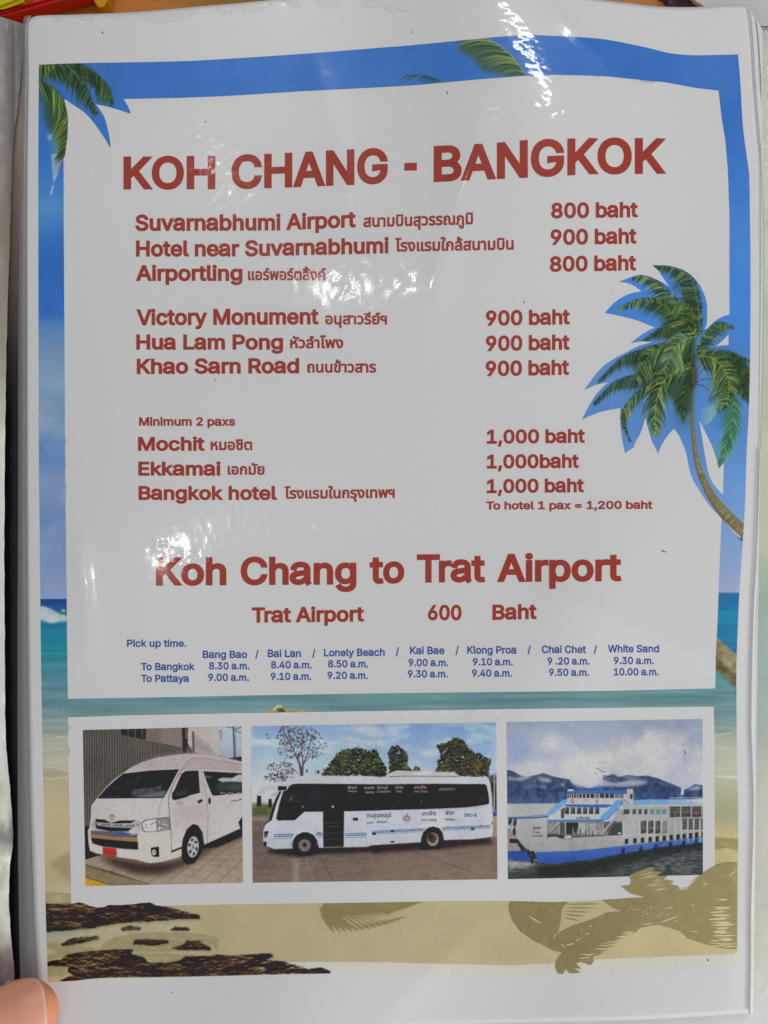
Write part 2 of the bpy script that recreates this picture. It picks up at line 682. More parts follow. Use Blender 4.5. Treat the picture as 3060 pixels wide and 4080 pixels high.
class Cv:
    def __init__(s, x0, y0, x1, y1, res):
        s.x0, s.y0, s.res = x0, y0, res
        s.w, s.h = int((x1 - x0) / res), int((y1 - y0) / res)
        s.a = np.zeros((s.h, s.w, 3), dtype=np.float64)
        s.f = lambda p: np.asarray(p, dtype=np.float64)
        yy, xx = np.mgrid[0:s.h, 0:s.w]
        s.X = x0 + (xx + .5) * res
        s.Y = y0 + (yy + .5) * res

    def view(s, ox, oy, sc):
        s.f = lambda p: np.asarray(p, dtype=np.float64) / sc + (ox, oy)
        s.sc = sc

    def cover(s, pts, blur=0):
        q = (s.f(pts) - (s.x0, s.y0)) / s.res
        pad = int(blur * 2.5) + 2
        i0, j0 = np.floor(q.min(0)).astype(int) - pad
        i1, j1 = np.ceil(q.max(0)).astype(int) + pad
        i0, j0, i1, j1 = max(i0, 0), max(j0, 0), min(i1, s.w), min(j1, s.h)
        if i1 <= i0 or j1 <= j0:
            return None
        K = 3
        acc = np.zeros(((j1 - j0) * K, i1 - i0))
        sy = j0 + (np.arange((j1 - j0) * K) + .5) / K
        cx = np.arange(i0, i1) + 1.0
        n = len(q)
        for i in range(n):
            xa, ya = q[i]
            xb, yb = q[(i + 1) % n]
            if ya == yb:
                continue
            sg = 1
            if ya > yb:
                xa, ya, xb, yb, sg = xb, yb, xa, ya, -1
            a = np.searchsorted(sy, ya)
            b = np.searchsorted(sy, yb)
            if b <= a:
                continue
            xs = xa + (xb - xa) * (sy[a:b] - ya) / (yb - ya)
            acc[a:b] += sg * np.clip(cx[None] - xs[:, None], 0, 1)
        m = np.clip(np.abs(acc), 0, 1).reshape(j1 - j0, K, -1).mean(1)
        if blur:
            m = blur1(m, blur)
        return m, slice(j0, j1), slice(i0, i1)

    def put(s, m, ys, xs, col, a=1.0):
        if callable(col):
            c = col(s.X[ys, xs], s.Y[ys, xs])
        elif isinstance(col, np.ndarray) and col.ndim == 3:
            c = col[ys, xs]
        else:
            c = np.array(col, dtype=np.float64)
        m = (m * a)[..., None]
        s.a[ys, xs] = s.a[ys, xs] * (1 - m) + c * m

    def poly(s, pts, col, a=1.0, blur=0, tex=0):
        r = s.cover(pts, blur)
        if r is None:
            return
        m, ys, xs = r
        if tex:
            n = (s.noise()[ys, xs, None] - .5) * 2 * tex
            c = (np.array(col, dtype=np.float64) if not callable(col) else col(s.X[ys, xs], s.Y[ys, xs])) + n
            cc = s.a[ys, xs]
            m = (m * a)[..., None]
            s.a[ys, xs] = cc * (1 - m) + c * m
        else:
            s.put(m, ys, xs, col, a)

    def noise(s):
        if not hasattr(s, '_n'):
            s._n = fbm(s.h, s.w, 10, 10, 3, 5)
        return s._n

    def line(s, pts, w, col, a=1.0, blur=0, curve=0):
        p = np.asarray(pts, dtype=np.float64)
        if curve:
            p = smoothpoly(p, curve)
        n = len(p)
        w = np.interp(np.linspace(0, 1, n), np.linspace(0, 1, len(w)), w) if isinstance(w, (list, tuple)) else np.full(n, w)
        t = np.gradient(p, axis=0)
        t /= np.maximum(np.hypot(*t.T), 1e-9)[:, None]
        nn = np.stack([-t[:, 1], t[:, 0]], -1) * w[:, None] / 2
        s.poly(np.vstack([p + nn, (p - nn)[::-1]]), col, a, blur)

    def ell(s, cx, cy, rx, ry, col, a=1.0, rot=0, blur=0, n=28):
        t = np.linspace(0, 2 * math.pi, n, endpoint=False)
        c, d = math.cos(rot), math.sin(rot)
        x, y = rx * np.cos(t), ry * np.sin(t)
        s.poly(np.stack([cx + x * c - y * d, cy + x * d + y * c], -1), col, a, blur)

    def rect(s, x0, y0, x1, y1, col, a=1.0, blur=0):
        s.poly([(x0, y0), (x1, y0), (x1, y1), (x0, y1)], col, a, blur)

    def sample(s, x, y):
        u = np.clip((x - s.x0) / s.res - .5, 0, s.w - 1.001)
        v = np.clip((y - s.y0) / s.res - .5, 0, s.h - 1.001)
        i, j = u.astype(int), v.astype(int)
        fu, fv = (u - i)[..., None], (v - j)[..., None]
        A = s.a
        return (A[j, i] * (1 - fu) + A[j, i + 1] * fu) * (1 - fv) + (A[j + 1, i] * (1 - fu) + A[j + 1, i + 1] * fu) * fv


def vgrad(stops):
    ys = [q[0] for q in stops]
    cs = np.array([q[1] for q in stops], dtype=np.float64)
    return lambda X, Y: np.stack([np.interp(Y, ys, cs[:, k]) for k in range(3)], -1)


def leafclump(c, cx, cy, rx, ry, n, cols, r, seed, rot=None):
    g = random.Random(seed)
    for _ in range(n):
        t = g.random() * 6.283
        q = math.sqrt(g.random())
        x, y = cx + rx * q * math.cos(t), cy + ry * q * math.sin(t)
        rr = r * g.uniform(.5, 1.3)
        c.ell(x, y, rr, rr * g.uniform(.4, .8), g.choice(cols), g.uniform(.6, 1), g.random() * 3, n=7)


def foliage(c, pts, cols, seed, edge=5, holes=0.0, cell=4):
    r = c.cover(pts, edge)
    if r is None:
        return
    m, ys, xs = r
    n1 = fbm(c.h, c.w, cell, cell, 2, seed)[ys, xs]
    n2 = fbm(c.h, c.w, cell * 3.5, cell * 3.5, 3, seed + 1)[ys, xs]
    al = np.clip((m + (n1 - .5) * 1.1 + (n2 - .5) * .9 - .5 - holes * (1 - m)) * 5, 0, 1)
    n3 = fbm(c.h, c.w, cell * 1.2, cell * 1.2, 2, seed + 2)[ys, xs]
    d = n3 - np.roll(n3, -2, 0)
    k = np.clip(.42 + (n2 - .5) * 1.3 + d * 1.6, 0, .999) * (len(cols) - 1)
    i = k.astype(int)
    C = np.array(cols, dtype=np.float64)
    f = (k - i)[..., None]
    col = C[i] * (1 - f) + C[np.minimum(i + 1, len(cols) - 1)] * f
    cc = c.a[ys, xs]
    c.a[ys, xs] = cc * (1 - al[..., None]) + col * al[..., None]


def frond(c, spine, L, n, cols, sides=(1, -1), ang=55, droop=0.35, w=5.5, seed=0, tip=0.35, dark=(38, 52, 36), rach=None, a=0.95, gdir=(0, 1)):
    g = random.Random(seed)
    n = int(n * 1.9)
    sp = smoothpoly(spine, n)
    T = np.gradient(sp, axis=0)
    T /= np.maximum(np.hypot(*T.T), 1e-9)[:, None]
    tt = np.linspace(0, 1, n)
    pf = (0.55 + 0.45 * np.sin(np.pi * np.minimum(1, tt * 1.1 + .12))) * (1 - (1 - tip) * np.maximum(0, (tt - .55) / .45) ** 1.5)
    for s in sides:
        l0 = (L if not isinstance(L, dict) else L[s]) * (1.3 if w < 10 else .95)
        an = math.radians(ang) * s
        dd = np.stack([T[:, 0] * math.cos(an) - T[:, 1] * math.sin(an), T[:, 0] * math.sin(an) + T[:, 1] * math.cos(an)], -1)
        dd = dd * (1 - droop * .5) + np.array(gdir) * droop * .5
        if l0 > 24:
            c.poly(np.vstack([sp, (sp + dd * (l0 * pf * .78)[:, None])[::-1]]), dark if dark[0] < 50 else (60, 92, 70), .62, 2.2)
    for k in range(n):
        t = k / (n - 1)
        prof = (0.55 + 0.45 * math.sin(math.pi * min(1, t * 1.1 + .12))) * (1 - (1 - tip) * max(0, (t - .55) / .45) ** 1.5)
        for s in sides:
            ll = (L if not isinstance(L, dict) else L[s]) * prof * g.uniform(.8, 1.25) * (1.42 if w < 10 else 1.05)
            if ll < 2:
                continue
            an = math.radians(ang + g.uniform(-9, 9)) * s
            tx, ty = T[k]
            dx, dy = tx * math.cos(an) - ty * math.sin(an), tx * math.sin(an) + ty * math.cos(an)
            p0 = sp[k]
            p1 = p0 + np.array([dx, dy]) * ll * .5
            d2 = np.array([dx, dy]) * (1 - droop) + np.array(gdir) * droop
            p2 = p1 + d2 * ll * .55
            z = g.random()
            col = dark if z < .42 else cols[min(len(cols) - 1, int((z - .42) / .58 * len(cols)))]
            c.line([p0, p1, p2], [w * .8, w * g.uniform(.6, 1.2), w * .25], col, a * g.uniform(.6, 1), curve=4)
    if rach:
        c.line(sp, [w * .9, w * .5], rach, .8)

# ------------------------------------------------------------------ printed beach scenery
def paint_scenery():
    c = Cv(140, 120, 3010, 3920, 2.0)
    Lc = vgrad([(250, (64, 110, 176)), (600, (62, 113, 186)), (760, (66, 120, 184)), (830, (74, 128, 186)), (930, (60, 115, 182)),
                (1050, (52, 103, 172)), (1250, (58, 106, 182)), (1300, (88, 130, 182)), (1400, (108, 142, 182)), (1520, (128, 155, 186)), (1620, (112, 142, 178)),
                (1760, (88, 128, 182)), (1830, (88, 128, 192)), (1900, (118, 145, 188)), (1990, (120, 142, 186)), (2080, (104, 132, 182)), (2250, (118, 142, 188)),
                (2385, (136, 154, 196)), (2388, (24, 66, 124)), (2420, (26, 88, 146)), (2470, (28, 112, 150)), (2560, (36, 128, 148)), (2640, (64, 132, 144)),
                (2720, (84, 130, 142)), (2830, (112, 140, 144)), (2900, (142, 152, 148)), (2960, (170, 168, 154)), (3040, (182, 174, 156)), (3110, (176, 166, 140)), (3220, (186, 172, 134)),
                (3400, (180, 168, 128)), (3500, (172, 160, 122)), (3560, (184, 174, 136)), (3620, (168, 158, 122)), (3900, (176, 166, 132))])
    Rc = vgrad([(200, (60, 106, 178)), (500, (60, 106, 178)), (900, (74, 126, 192)), (1300, (70, 124, 200)), (1700, (74, 128, 200)), (1950, (96, 142, 202)),
                (2150, (116, 148, 194)), (2330, (140, 156, 192)), (2358, (154, 158, 188)), (2362, (92, 120, 168)), (2366, (42, 106, 152)), (2430, (38, 112, 156)), (2445, (44, 128, 160)),
                (2520, (36, 116, 150)), (2600, (36, 118, 152)), (2680, (84, 136, 140)), (2780, (100, 134, 136)), (2850, (112, 140, 140)), (2900, (134, 152, 144)), (2960, (164, 168, 150)),
                (3060, (176, 178, 156)), (3140, (172, 168, 140)), (3250, (160, 156, 126)), (3330, (186, 174, 132)), (3440, (184, 170, 124)), (3600, (186, 172, 132)), (3800, (186, 170, 128))])
    c.a[:] = Lc(c.X, c.Y)
    u = np.clip((c.X - 200) / 2650, 0, 1)[..., None]
    c.a = c.a * (1 - u) + Rc(c.X, c.Y) * u
    # top band stays even blue
    tb = (np.clip((420 - c.Y) / 60, 0, 1) * np.clip((c.X - 200) / 300, 0, 1))[..., None]
    c.a = c.a * (1 - tb) + np.array((64, 110, 178)) * tb
    # sandy middle bottom
    k = (gs(c.X, 1500, 800) * (c.Y > 3500))[..., None]
    c.a = c.a * (1 - k * .8) + np.array((172, 158, 124)) * k * .8
    # clouds
    n = fbm(c.h, c.w, 90, 130, 5, 3)
    cl = np.clip((n - .5) * 2.6, 0, 1) * np.clip((c.Y - 1240) / 200, 0, 1) * np.clip((2250 - c.Y) / 150, 0, 1) * np.clip((1400 - c.X) / 500, 0, 1)
    c.a += cl[..., None] * np.array((55, 40, 16)) * .8
    n2 = fbm(c.h, c.w, 60, 60, 4, 4)
    c.a += ((n2 - .5) * 10)[..., None] * np.array((1, 1, .8))
    cl = np.clip(gs(c.X, 190, 60) * gs(c.Y, 830, 120) * n * 1.4, 0, 1)[..., None]
    c.a += cl * np.array((60, 48, 20)) * .3
    # streaks in water and wet sand
    n3 = fbm(c.h, c.w, 7, 160, 3, 8)
    wk = (np.clip((c.Y - 2400) / 60, 0, 1) * np.clip((3100 - c.Y) / 200, 0, 1))
    c.a += ((n3 - .5) * 36 * wk)[..., None] * np.array((1.1, 1, .9))
    gk = (np.clip((c.Y - 1280) / 120, 0, 1) * np.clip((2388 - c.Y) / 40, 0, 1))[..., None]
    gy = c.a.mean(-1, keepdims=True)
    c.a = c.a * (1 - .16 * gk) + gy * .16 * gk
    # foam, left
    c.poly([(150, 2420), (168, 2414), (200, 2424), (228, 2440), (262, 2450), (275, 2462), (275, 2474), (235, 2476), (205, 2484), (180, 2476), (150, 2470)], (186, 196, 194), .95, 2, 26)
    c.poly([(228, 2436), (262, 2428), (275, 2440), (275, 2450), (240, 2450)], (62, 134, 112), .9, 2, 16)
    c.ell(252, 2432, 6, 3, (210, 220, 214), .9)
    for yy, a in ((2925, .6), (3052, .7), (3098, .8)):
        c.line([(150, yy), (215, yy + 6), (290, yy + 22 if yy < 3060 else yy - 8)], [5, 3, 6], (200, 194, 176), a, 1)
    c.poly([(150, 3060), (200, 3064), (275, 3076), (275, 3090), (200, 3096), (150, 3104)], (150, 142, 116), .5, 3)
    c.poly([(196, 3445), (240, 3410), (276, 3398), (290, 3398), (290, 3520), (262, 3500)], (150, 138, 104), .75, 5)
    # shadow stripes low left
    c.poly([(150, 3552), (290, 3562), (290, 3600), (150, 3600)], (142, 130, 96), .85, 1.5)
    for q in range(5):
        c.line([(170, 3560 + q * 9), (230, 3566 + q * 8), (290, 3572 + q * 9)], [2, 5, 2], (196, 186, 150), .7, .7)
    # right strip
    c.line([(2846, 2932), (2900, 2922), (2945, 2908)], 5, (192, 194, 178), .6, 1.5)
    c.line([(2840, 3092), (2945, 3098)], [5, 9], (216, 212, 190), .85, 1.5)
    c.poly([(2845, 3336), (2945, 3342), (2945, 3392), (2900, 3378), (2845, 3388)], (148, 134, 90), .95, 1)
    g = random.Random(4)
    for q in range(12):
        x = 2850 + g.random() * 80
        y = 3352 + q * 3
        c.line([(x, y), (x + 40, y + 8)], [1, 5, 1], (192, 178, 132), .8, .6)
    # middle strip
    c.poly([(1050, 2838), (1085, 2822), (1110, 2808), (1122, 2812), (1130, 2824), (1180, 2826), (1250, 2834), (1260, 2850), (1050, 2850)], (150, 142, 96), .9, 1.5, 30)
    c.line([(1088, 2830), (1108, 2812), (1124, 2814)], 6, (214, 208, 182), .9, .8)
    c.poly([(1100, 2826), (1126, 2822), (1140, 2838), (1120, 2846)], (84, 74, 54), .9, 1)
    # lower diagonal trunk, right
    c.poly([(2846, 2531), (2940, 2612), (2940, 2748), (2846, 2656)], (142, 130, 100), 1, .8, 34)
    c.poly([(2846, 2610), (2940, 2700), (2940, 2750), (2846, 2658)], (84, 74, 54), .75, 5, 20)
    g = random.Random(9)
    for q in range(90):
        x = g.uniform(2850, 2938)
        y = 2540 + (x - 2850) * .86 + g.uniform(4, 118)
        c.line([(x, y), (x + g.uniform(5, 14), y + g.uniform(-6, 10))], [1, 4, 1], g.choice([(176, 162, 128), (98, 86, 64), (160, 148, 112), (72, 62, 46)]), .7, .4)
    # ---------------- right palm
    c.view(2290, 1040, 1.8433)
    # trunk
    tr = [(866, 860), (858, 1000), (857, 1100), (866, 1220), (880, 1350), (900, 1480), (940, 1600), (1000, 1720), (1080, 1830), (1160, 1915), (1250, 2012)]
    c.line(tr, [34, 30, 30, 30, 34, 42, 52, 62, 80, 92, 100], (120, 110, 82), 1, .6, 60)
    sp = smoothpoly(tr, 110)
    g = random.Random(3)
    T = np.gradient(sp, axis=0)
    T /= np.hypot(*T.T)[:, None]
    for k in range(110):
        w = np.interp(k / 109, np.linspace(0, 1, 11), [34, 30, 30, 30, 34, 42, 52, 62, 80, 92, 100]) / 2
        nn = np.array([-T[k][1], T[k][0]])
        f = k / 109
        for _ in range(3):
            s0, s1 = sorted((g.uniform(-1, 1), g.uniform(-1, 1)))
            up_ = (178, 164, 124) if f > .4 else (120, 128, 96)
            c.line([sp[k] + nn * w * s0, sp[k] + nn * w * s1 + T[k] * 3], g.uniform(2, 6), g.choice([up_, (74, 66, 46), up_, (140, 128, 94)]), .65, .3)
        c.line([sp[k] + nn * w * .98, sp[k] + nn * w * .5 + T[k] * 4], 5, (52, 50, 36), .6, .5)
    c.line([(1100, 1905), (1150, 1968), (1205, 2020), (1225, 2045)], [2, 8, 14, 4], (206, 210, 220), .8, 1)
    c.poly([(1195, 2030), (1232, 2040), (1232, 2062)], (44, 86, 120), 1, .6)
    DG, MG, LG, YG = (56, 76, 48), (86, 114, 62), (130, 154, 80), (172, 184, 92)
    # dark masses
    for p in ([(860, 560), (760, 600), (640, 720), (560, 860), (560, 980), (700, 1000), (760, 1100), (850, 1120), (880, 900), (900, 700)],
              [(910, 500), (880, 300), (850, 170), (800, 260), (830, 340), (700, 300), (580, 260), (560, 330), (650, 420), (640, 560), (860, 640)],
              [(900, 690), (1000, 660), (1150, 670), (1270, 740), (1275, 960), (1200, 900), (1170, 1000), (1120, 1120), (1090, 900), (1000, 760)],
              [(560, 620), (470, 690), (420, 760), (480, 860), (560, 900), (640, 800)]):
        c.poly(p, (58, 78, 58), .93, 7)
    c.poly([(740, 1090), (840, 1090), (840, 1220), (780, 1210), (745, 1150)], (58, 92, 92), .7, 14)
    c.poly([(1070, 1100), (1180, 1060), (1160, 1250), (1100, 1230)], (58, 96, 92), .7, 14)
    c.poly([(1060, 1360), (1170, 1250), (1160, 1390), (1070, 1500)], (92, 150, 88), .8, 12)
    fr = lambda sp, L, n=44, cols=(DG, MG, LG), **k: frond(c, sp, L, n, cols, **k)
    fr([(915, 540), (912, 400), (895, 260), (845, 120), (720, 50), (580, 32)], {1: 30, -1: 118}, 60, (DG, MG, LG), seed=1, ang=70, droop=.25, rach=(110, 136, 96))
    fr([(900, 520), (790, 350), (660, 210), (540, 120), (430, 122)], {1: 28, -1: 92}, 50, (MG, LG, MG, YG), seed=2, ang=50, droop=.3)
    fr([(900, 560), (780, 420), (640, 318), (480, 292), (315, 350)], {1: 46, -1: 96}, 56, (DG, MG, LG, YG), seed=3, ang=52, droop=.3, rach=(120, 140, 90))
    fr([(880, 480), (860, 380), (800, 320), (700, 330)], {1: 20, -1: 110}, 36, (MG, LG), seed=33, ang=62, droop=.4)
    fr([(880, 640), (760, 540), (640, 500), (490, 592)], {1: 30, -1: 84}, 40, (DG, MG), seed=4, ang=50, droop=.4)
    fr([(870, 640), (700, 610), (520, 650), (340, 720), (170, 880)], {1: 24, -1: 110}, 56, (DG, MG, MG), seed=5, ang=52, droop=.5)
    fr([(880, 690), (720, 770), (500, 830), (300, 890), (140, 1040)], {1: 26, -1: 116}, 56, (DG, DG, MG), seed=6, ang=52, droop=.55)
    fr([(860, 740), (640, 860), (470, 960), (370, 1080), (345, 1180), (400, 1320)], {1: 20, -1: 84}, 56, (DG, MG, LG, YG), seed=7, ang=42, droop=.4)
    fr([(860, 820), (810, 960), (790, 1060), (800, 1180)], 76, 34, (DG, MG), seed=10, ang=32, droop=.4)
    fr([(860, 780), (710, 830), (630, 930), (592, 1080), (590, 1190), (600, 1270)], 112, 62, (MG, LG, LG, YG), seed=9, ang=40, droop=.45, rach=(150, 170, 110))
    fr([(680, 620), (570, 660), (490, 770), (450, 880)], {1: 50, -1: 128}, 46, (MG, LG, LG, (150, 176, 120)), seed=81, ang=48, droop=.5, w=5)
    fr([(870, 560), (780, 590), (705, 700), (650, 830)], {1: 86, -1: 140}, 56, (MG, LG, (150, 176, 120), (150, 190, 170)), seed=8, ang=48, droop=.5, w=5, rach=(140, 160, 110))
    fr([(895, 690), (950, 560), (1050, 460), (1165, 480)], {1: 84, -1: 22}, 44, (DG, MG, LG), seed=11, ang=58, droop=.35)
    fr([(900, 710), (1000, 672), (1130, 668), (1290, 730)], {1: 64, -1: 14}, 44, (DG, (70, 110, 90), MG), seed=12, ang=60, droop=.4)
    fr([(1080, 730), (1200, 745), (1270, 840), (1280, 980)], {1: 90, -1: 40}, 40, (DG, DG, MG), seed=14, ang=55, droop=.4)
    fr([(1130, 860), (1190, 900), (1240, 960), (1280, 1040)], 60, 26, (DG, MG), seed=16, ang=40, droop=.5)
    fr([(1140, 960), (1165, 1060), (1155, 1200), (1115, 1350), (1058, 1515)], 76, 60, ((60, 110, 90), (84, 150, 84), (96, 158, 86)), seed=15, ang=38, droop=.35, dark=(54, 84, 80), tip=.5)
    fr([(900, 700), (1010, 712), (1090, 790), (1132, 900), (1120, 1020), (1060, 1105)], {1: 150, -1: 70}, 64, (MG, LG, LG, YG), seed=13, ang=58, droop=.2, w=5, rach=(150, 164, 104))
    for k in range(9):
        c.line([(1060 - k * 3, 1050 + k * 9), (990, 1075 + k * 13), (925, 1090 + k * 17)], [2, 5, 2], (168, 198, 150), .85, .3)
    for p in ([(880, 900), (930, 872), (1010, 862)], [(885, 880), (920, 820), (960, 780)], [(890, 905), (950, 920), (985, 950)], [(880, 860), (905, 790), (940, 740)]):
        c.line(p, [8, 4, 3], (54, 56, 42), .9, .4, 12)
    c.poly([(862, 770), (888, 770), (892, 900), (868, 930), (850, 900)], (64, 58, 44), .85, 3)
    for k in range(6):
        c.line([(860 + k * 5, 780), (866 + k * 3, 900)], 2.5, (116, 104, 66), .6)
    # ---------------- top left fronds
    c.view(130, 230, 3.858)
    c.poly([(90, 90), (740, 90), (900, 190), (1000, 300), (900, 380), (600, 420), (420, 380), (200, 300), (90, 420)], (56, 76, 54), .95, 8)
    c.poly([(90, 340), (250, 420), (400, 560), (490, 720), (535, 900), (535, 1150), (400, 1180), (280, 1160), (180, 960), (160, 700), (90, 640)], (62, 84, 58), .9, 8)
    c.poly([(285, 1490), (470, 1460), (478, 1570), (330, 1920), (318, 1920)], (150, 172, 206), .95, 1)
    c.poly([(305, 1960), (322, 1960), (300, 2100), (272, 2100)], (180, 198, 220), .95, 1)
    c.poly([(220, 1180), (300, 1180), (290, 1300), (240, 1260)], (150, 170, 205), .8, 3)
    fr([(90, 60), (300, 110), (520, 100), (640, 230), (760, 380), (860, 560), (930, 720), (990, 860)], {1: 300, -1: 70}, 90, (DG, MG, (96, 124, 98)), seed=21, ang=52, droop=.55, w=14, a=.8)
    fr([(640, 60), (900, 190), (1080, 340), (1190, 480), (1245, 690)], {1: 330, -1: 10}, 80, (DG, DG, MG, (90, 118, 70)), seed=22, ang=44, droop=.5, w=14, tip=.4, a=.85)
    fr([(60, 90), (200, 120), (330, 110)], {1: 170, -1: 20}, 30, (DG, YG, MG), seed=24, ang=75, droop=.5, w=12)
    fr([(60, 330), (250, 415), (400, 560), (490, 710), (538, 900), (540, 1100), (520, 1330), (488, 1500)], {1: 400, -1: 8}, 110, (DG, MG, MG, LG, YG), seed=23, ang=36, droop=.12, w=14, gdir=(-.5, .8), tip=.75)
    for k in range(9):
        x = 540 - abs(k - 3) * 6
        y = 860 + k * 60
        c.line([(x, y), (x - 130, y + 120), (x - 300 + k * 10, y + 330)], [4, 13, 5], (172, 178, 62) if k % 2 else (128, 150, 74), .75, .8, 10)
    for k in range(6):
        c.line([(505 - k * 6, 1370 + k * 42), (400, 1480 + k * 52), (300 + k * 3, 1590 + k * 42)], [10, 10, 4], (56, 62, 56), .85, .6, 8)
    for k in range(4):
        c.line([(660 + k * 110, 500), (690 + k * 100, 700), (760 + k * 85, 900 + k * 50)], [8, 7, 2], (44, 60, 52), .8, .6, 8)
    c.line([(505, 95), (640, 230), (770, 400)], [12, 8], (140, 156, 112), .7, .6, 12)
    for x in (1005, 1080, 1150):
        c.line([(x, 80), (x + 5, 140)], [10, 3], (44, 60, 70), .8, 1)
    # ---------------- fronds hanging into the top band
    c.view(1560, 100, 1.185)
    c.poly([(340, 66), (450, 70), (560, 140), (632, 236), (560, 242), (430, 215), (380, 150), (310, 120)], (70, 92, 70), .9, 6)
    for k, (x0, y0) in enumerate(smoothpoly([(330, 64), (440, 66), (520, 105), (590, 175), (634, 240)], 46)):
        g = random.Random(k)
        L = 60 + 110 * math.sin(k / 45 * 2.6 + .3)
        c.line([(x0, y0), (x0 - L * .5, y0 - 10 + g.uniform(-4, 4)), (x0 - L, y0 + 8 + g.uniform(-5, 8))], [4, 4, 1.5], g.choice([(50, 72, 46), (84, 112, 62), (128, 148, 78), (150, 164, 96), (44, 64, 44)]), .9, .3, 8)
    c.line([(330, 62), (450, 66), (560, 138), (636, 240)], [2, 5, 3], (150, 164, 130), .8, .4, 20)
    for k, (x0, y0) in enumerate(smoothpoly([(90, 236), (170, 240), (255, 272)], 22)):
        g = random.Random(k + 90)
        c.line([(x0, y0), (x0 - 25, y0 + 4), (x0 - 50, y0 + 24)], [4, 4, 1], g.choice([(50, 76, 60), (84, 116, 80), (44, 64, 54)]), .8, .4, 6)
    # ---------------- rocks low left
    c.view(130, 3540, 1.3063)
    g = random.Random(12)
    c.poly([(60, 215), (300, 205), (600, 172), (880, 165), (840, 200), (700, 240), (400, 262), (200, 270), (60, 275)], (172, 166, 140), .8, 8, 14)
    c.poly([(60, 230), (160, 222), (300, 232), (200, 262), (120, 268), (60, 262)], (150, 156, 140), .7, 8)
    # shadow of a frond between the rocks
    SH = (150, 142, 106)
    c.poly([(358, 315), (365, 290), (420, 255), (520, 235), (620, 228), (760, 228), (900, 240), (975, 262), (960, 285), (965, 330), (935, 290), (900, 300), (700, 330), (500, 330)], SH, .95, 1.2, 8)
    c.poly([(60, 275), (160, 285), (300, 305), (350, 320), (200, 350), (60, 375)], SH, .9, 2, 8)
    c.poly([(520, 335), (700, 335), (860, 345), (780, 385), (640, 388), (560, 360)], SH, .95, 1.2, 8)
    for k in range(24):
        x = 560 + g.random() * 380
        y = 250 + g.random() * 130
        c.line([(x, y), (x + 26, y + 5), (x + 46, y + 14)], [1, 4, 1], (196, 188, 154), .75, .4)
    for k in range(4):
        c.line([(70, 322 + k * 7), (130, 320 + k * 7)], [4, 1], (204, 196, 164), .8, .5)
    c.poly([(60, 405), (180, 400), (190, 440), (160, 465), (60, 480)], (150, 150, 108), .9, 3, 12)
    c.poly([(60, 452), (150, 462), (200, 470), (60, 492)], (196, 168, 130), .9, 3, 8)

    def jag(p, amp, seed):
        r = random.Random(seed)
        q = resample(np.vstack([p, p[:1]]), int(len(p) * 9))
        return [(x + r.uniform(-amp, amp), y + r.uniform(-amp, amp) * .8) for x, y in q]
    up_r = [(60, 78), (110, 80), (240, 72), (300, 92), (370, 98), (400, 85), (500, 82), (560, 76), (610, 70), (640, 90), (700, 95), (760, 112), (830, 132), (872, 140), (872, 158), (750, 160), (600, 172), (450, 180), (300, 208), (200, 216), (60, 228)]
    lo_r = [(60, 384), (150, 370), (180, 345), (300, 325), (420, 318), (525, 316), (510, 340), (580, 360), (600, 385), (700, 388), (770, 375), (790, 355), (900, 350), (970, 345), (1050, 350), (1100, 345), (1240, 338), (1252, 358), (1200, 372),
            (1300, 380), (1370, 398), (1430, 420), (1500, 410), (1552, 432), (1548, 446), (1200, 449), (800, 457), (400, 462), (200, 480), (130, 490), (180, 462), (215, 450), (180, 430), (192, 405), (60, 402)]
    sm = [[(150, 290), (200, 260), (340, 245), (348, 262), (250, 285), (160, 298)], [(455, 210), (500, 193), (565, 203), (560, 213), (470, 218)],
          [(718, 218), (740, 198), (815, 205), (812, 220)], [(520, 290), (530, 268), (600, 262), (700, 268), (712, 282), (640, 296)],
          [(722, 310), (790, 290), (800, 270), (870, 270), (885, 290), (925, 305), (925, 320), (760, 320)]]
    for i, p in enumerate([up_r, lo_r] + sm):
        p = np.array(p, dtype=float)
        c.poly(p + (4, 8), (120, 112, 84), .5, 4)
        c.poly(jag(p, 3.2, i), (54, 44, 36), 1, .5, 10)
        x0, y0 = p.min(0)
        x1, y1 = p.max(0)
        m, ys, xs = c.cover(jag(p, 3.0, i), 1.1)
        n = fbm(c.h, c.w, 6.5, 18, 4, 90 + (i > 1), .7)
        n = np.roll(n, 0, 0)
        d = n - np.roll(n, -3, 0)
        n5 = fbm(c.h, c.w, 26, 40, 3, 95)
        k = np.clip(.10 + d * 2.6 + (n5 - .5) * 1.2, 0, 1)[ys, xs]
        if i > 1:
            k = np.clip(k + .5 - 1.0 * (c.Y[ys, xs] - (y0 / 1.3063 + 3540)) / ((y1 - y0) / 1.3063), 0, 1)
        C = np.array([(52, 40, 32), (68, 53, 41), (94, 76, 54), (122, 102, 70), (142, 122, 86)], float)
        q = k * 3.999
        ii = q.astype(int)
        col = C[ii] + (C[np.minimum(ii + 1, 4)] - C[ii]) * (q - ii)[..., None]
        mm = m[..., None]
        c.a[ys, xs] = c.a[ys, xs] * (1 - mm) + col * mm
    # hanging frond shadow, bottom middle
    c.view(0, 3060, 1.0843)
    S2 = (134, 120, 82)
    c.poly([(1395, 585), (1560, 578), (1700, 576), (1830, 577), (1760, 604), (1650, 640), (1560, 655), (1480, 650), (1420, 690), (1386, 640)], S2, .95, 1, 8)
    for k in range(13):
        t = k / 12
        bx, by = 1392 + t * 240, 600 + 18 * math.sin(t * 3)
        c.line([(bx, by), (bx + 22 + 30 * t, by + 62 - 20 * t), (bx + 52 + 70 * t, by + 112 - 70 * t)], [30, 24, 4], S2, .95, .8, 10)
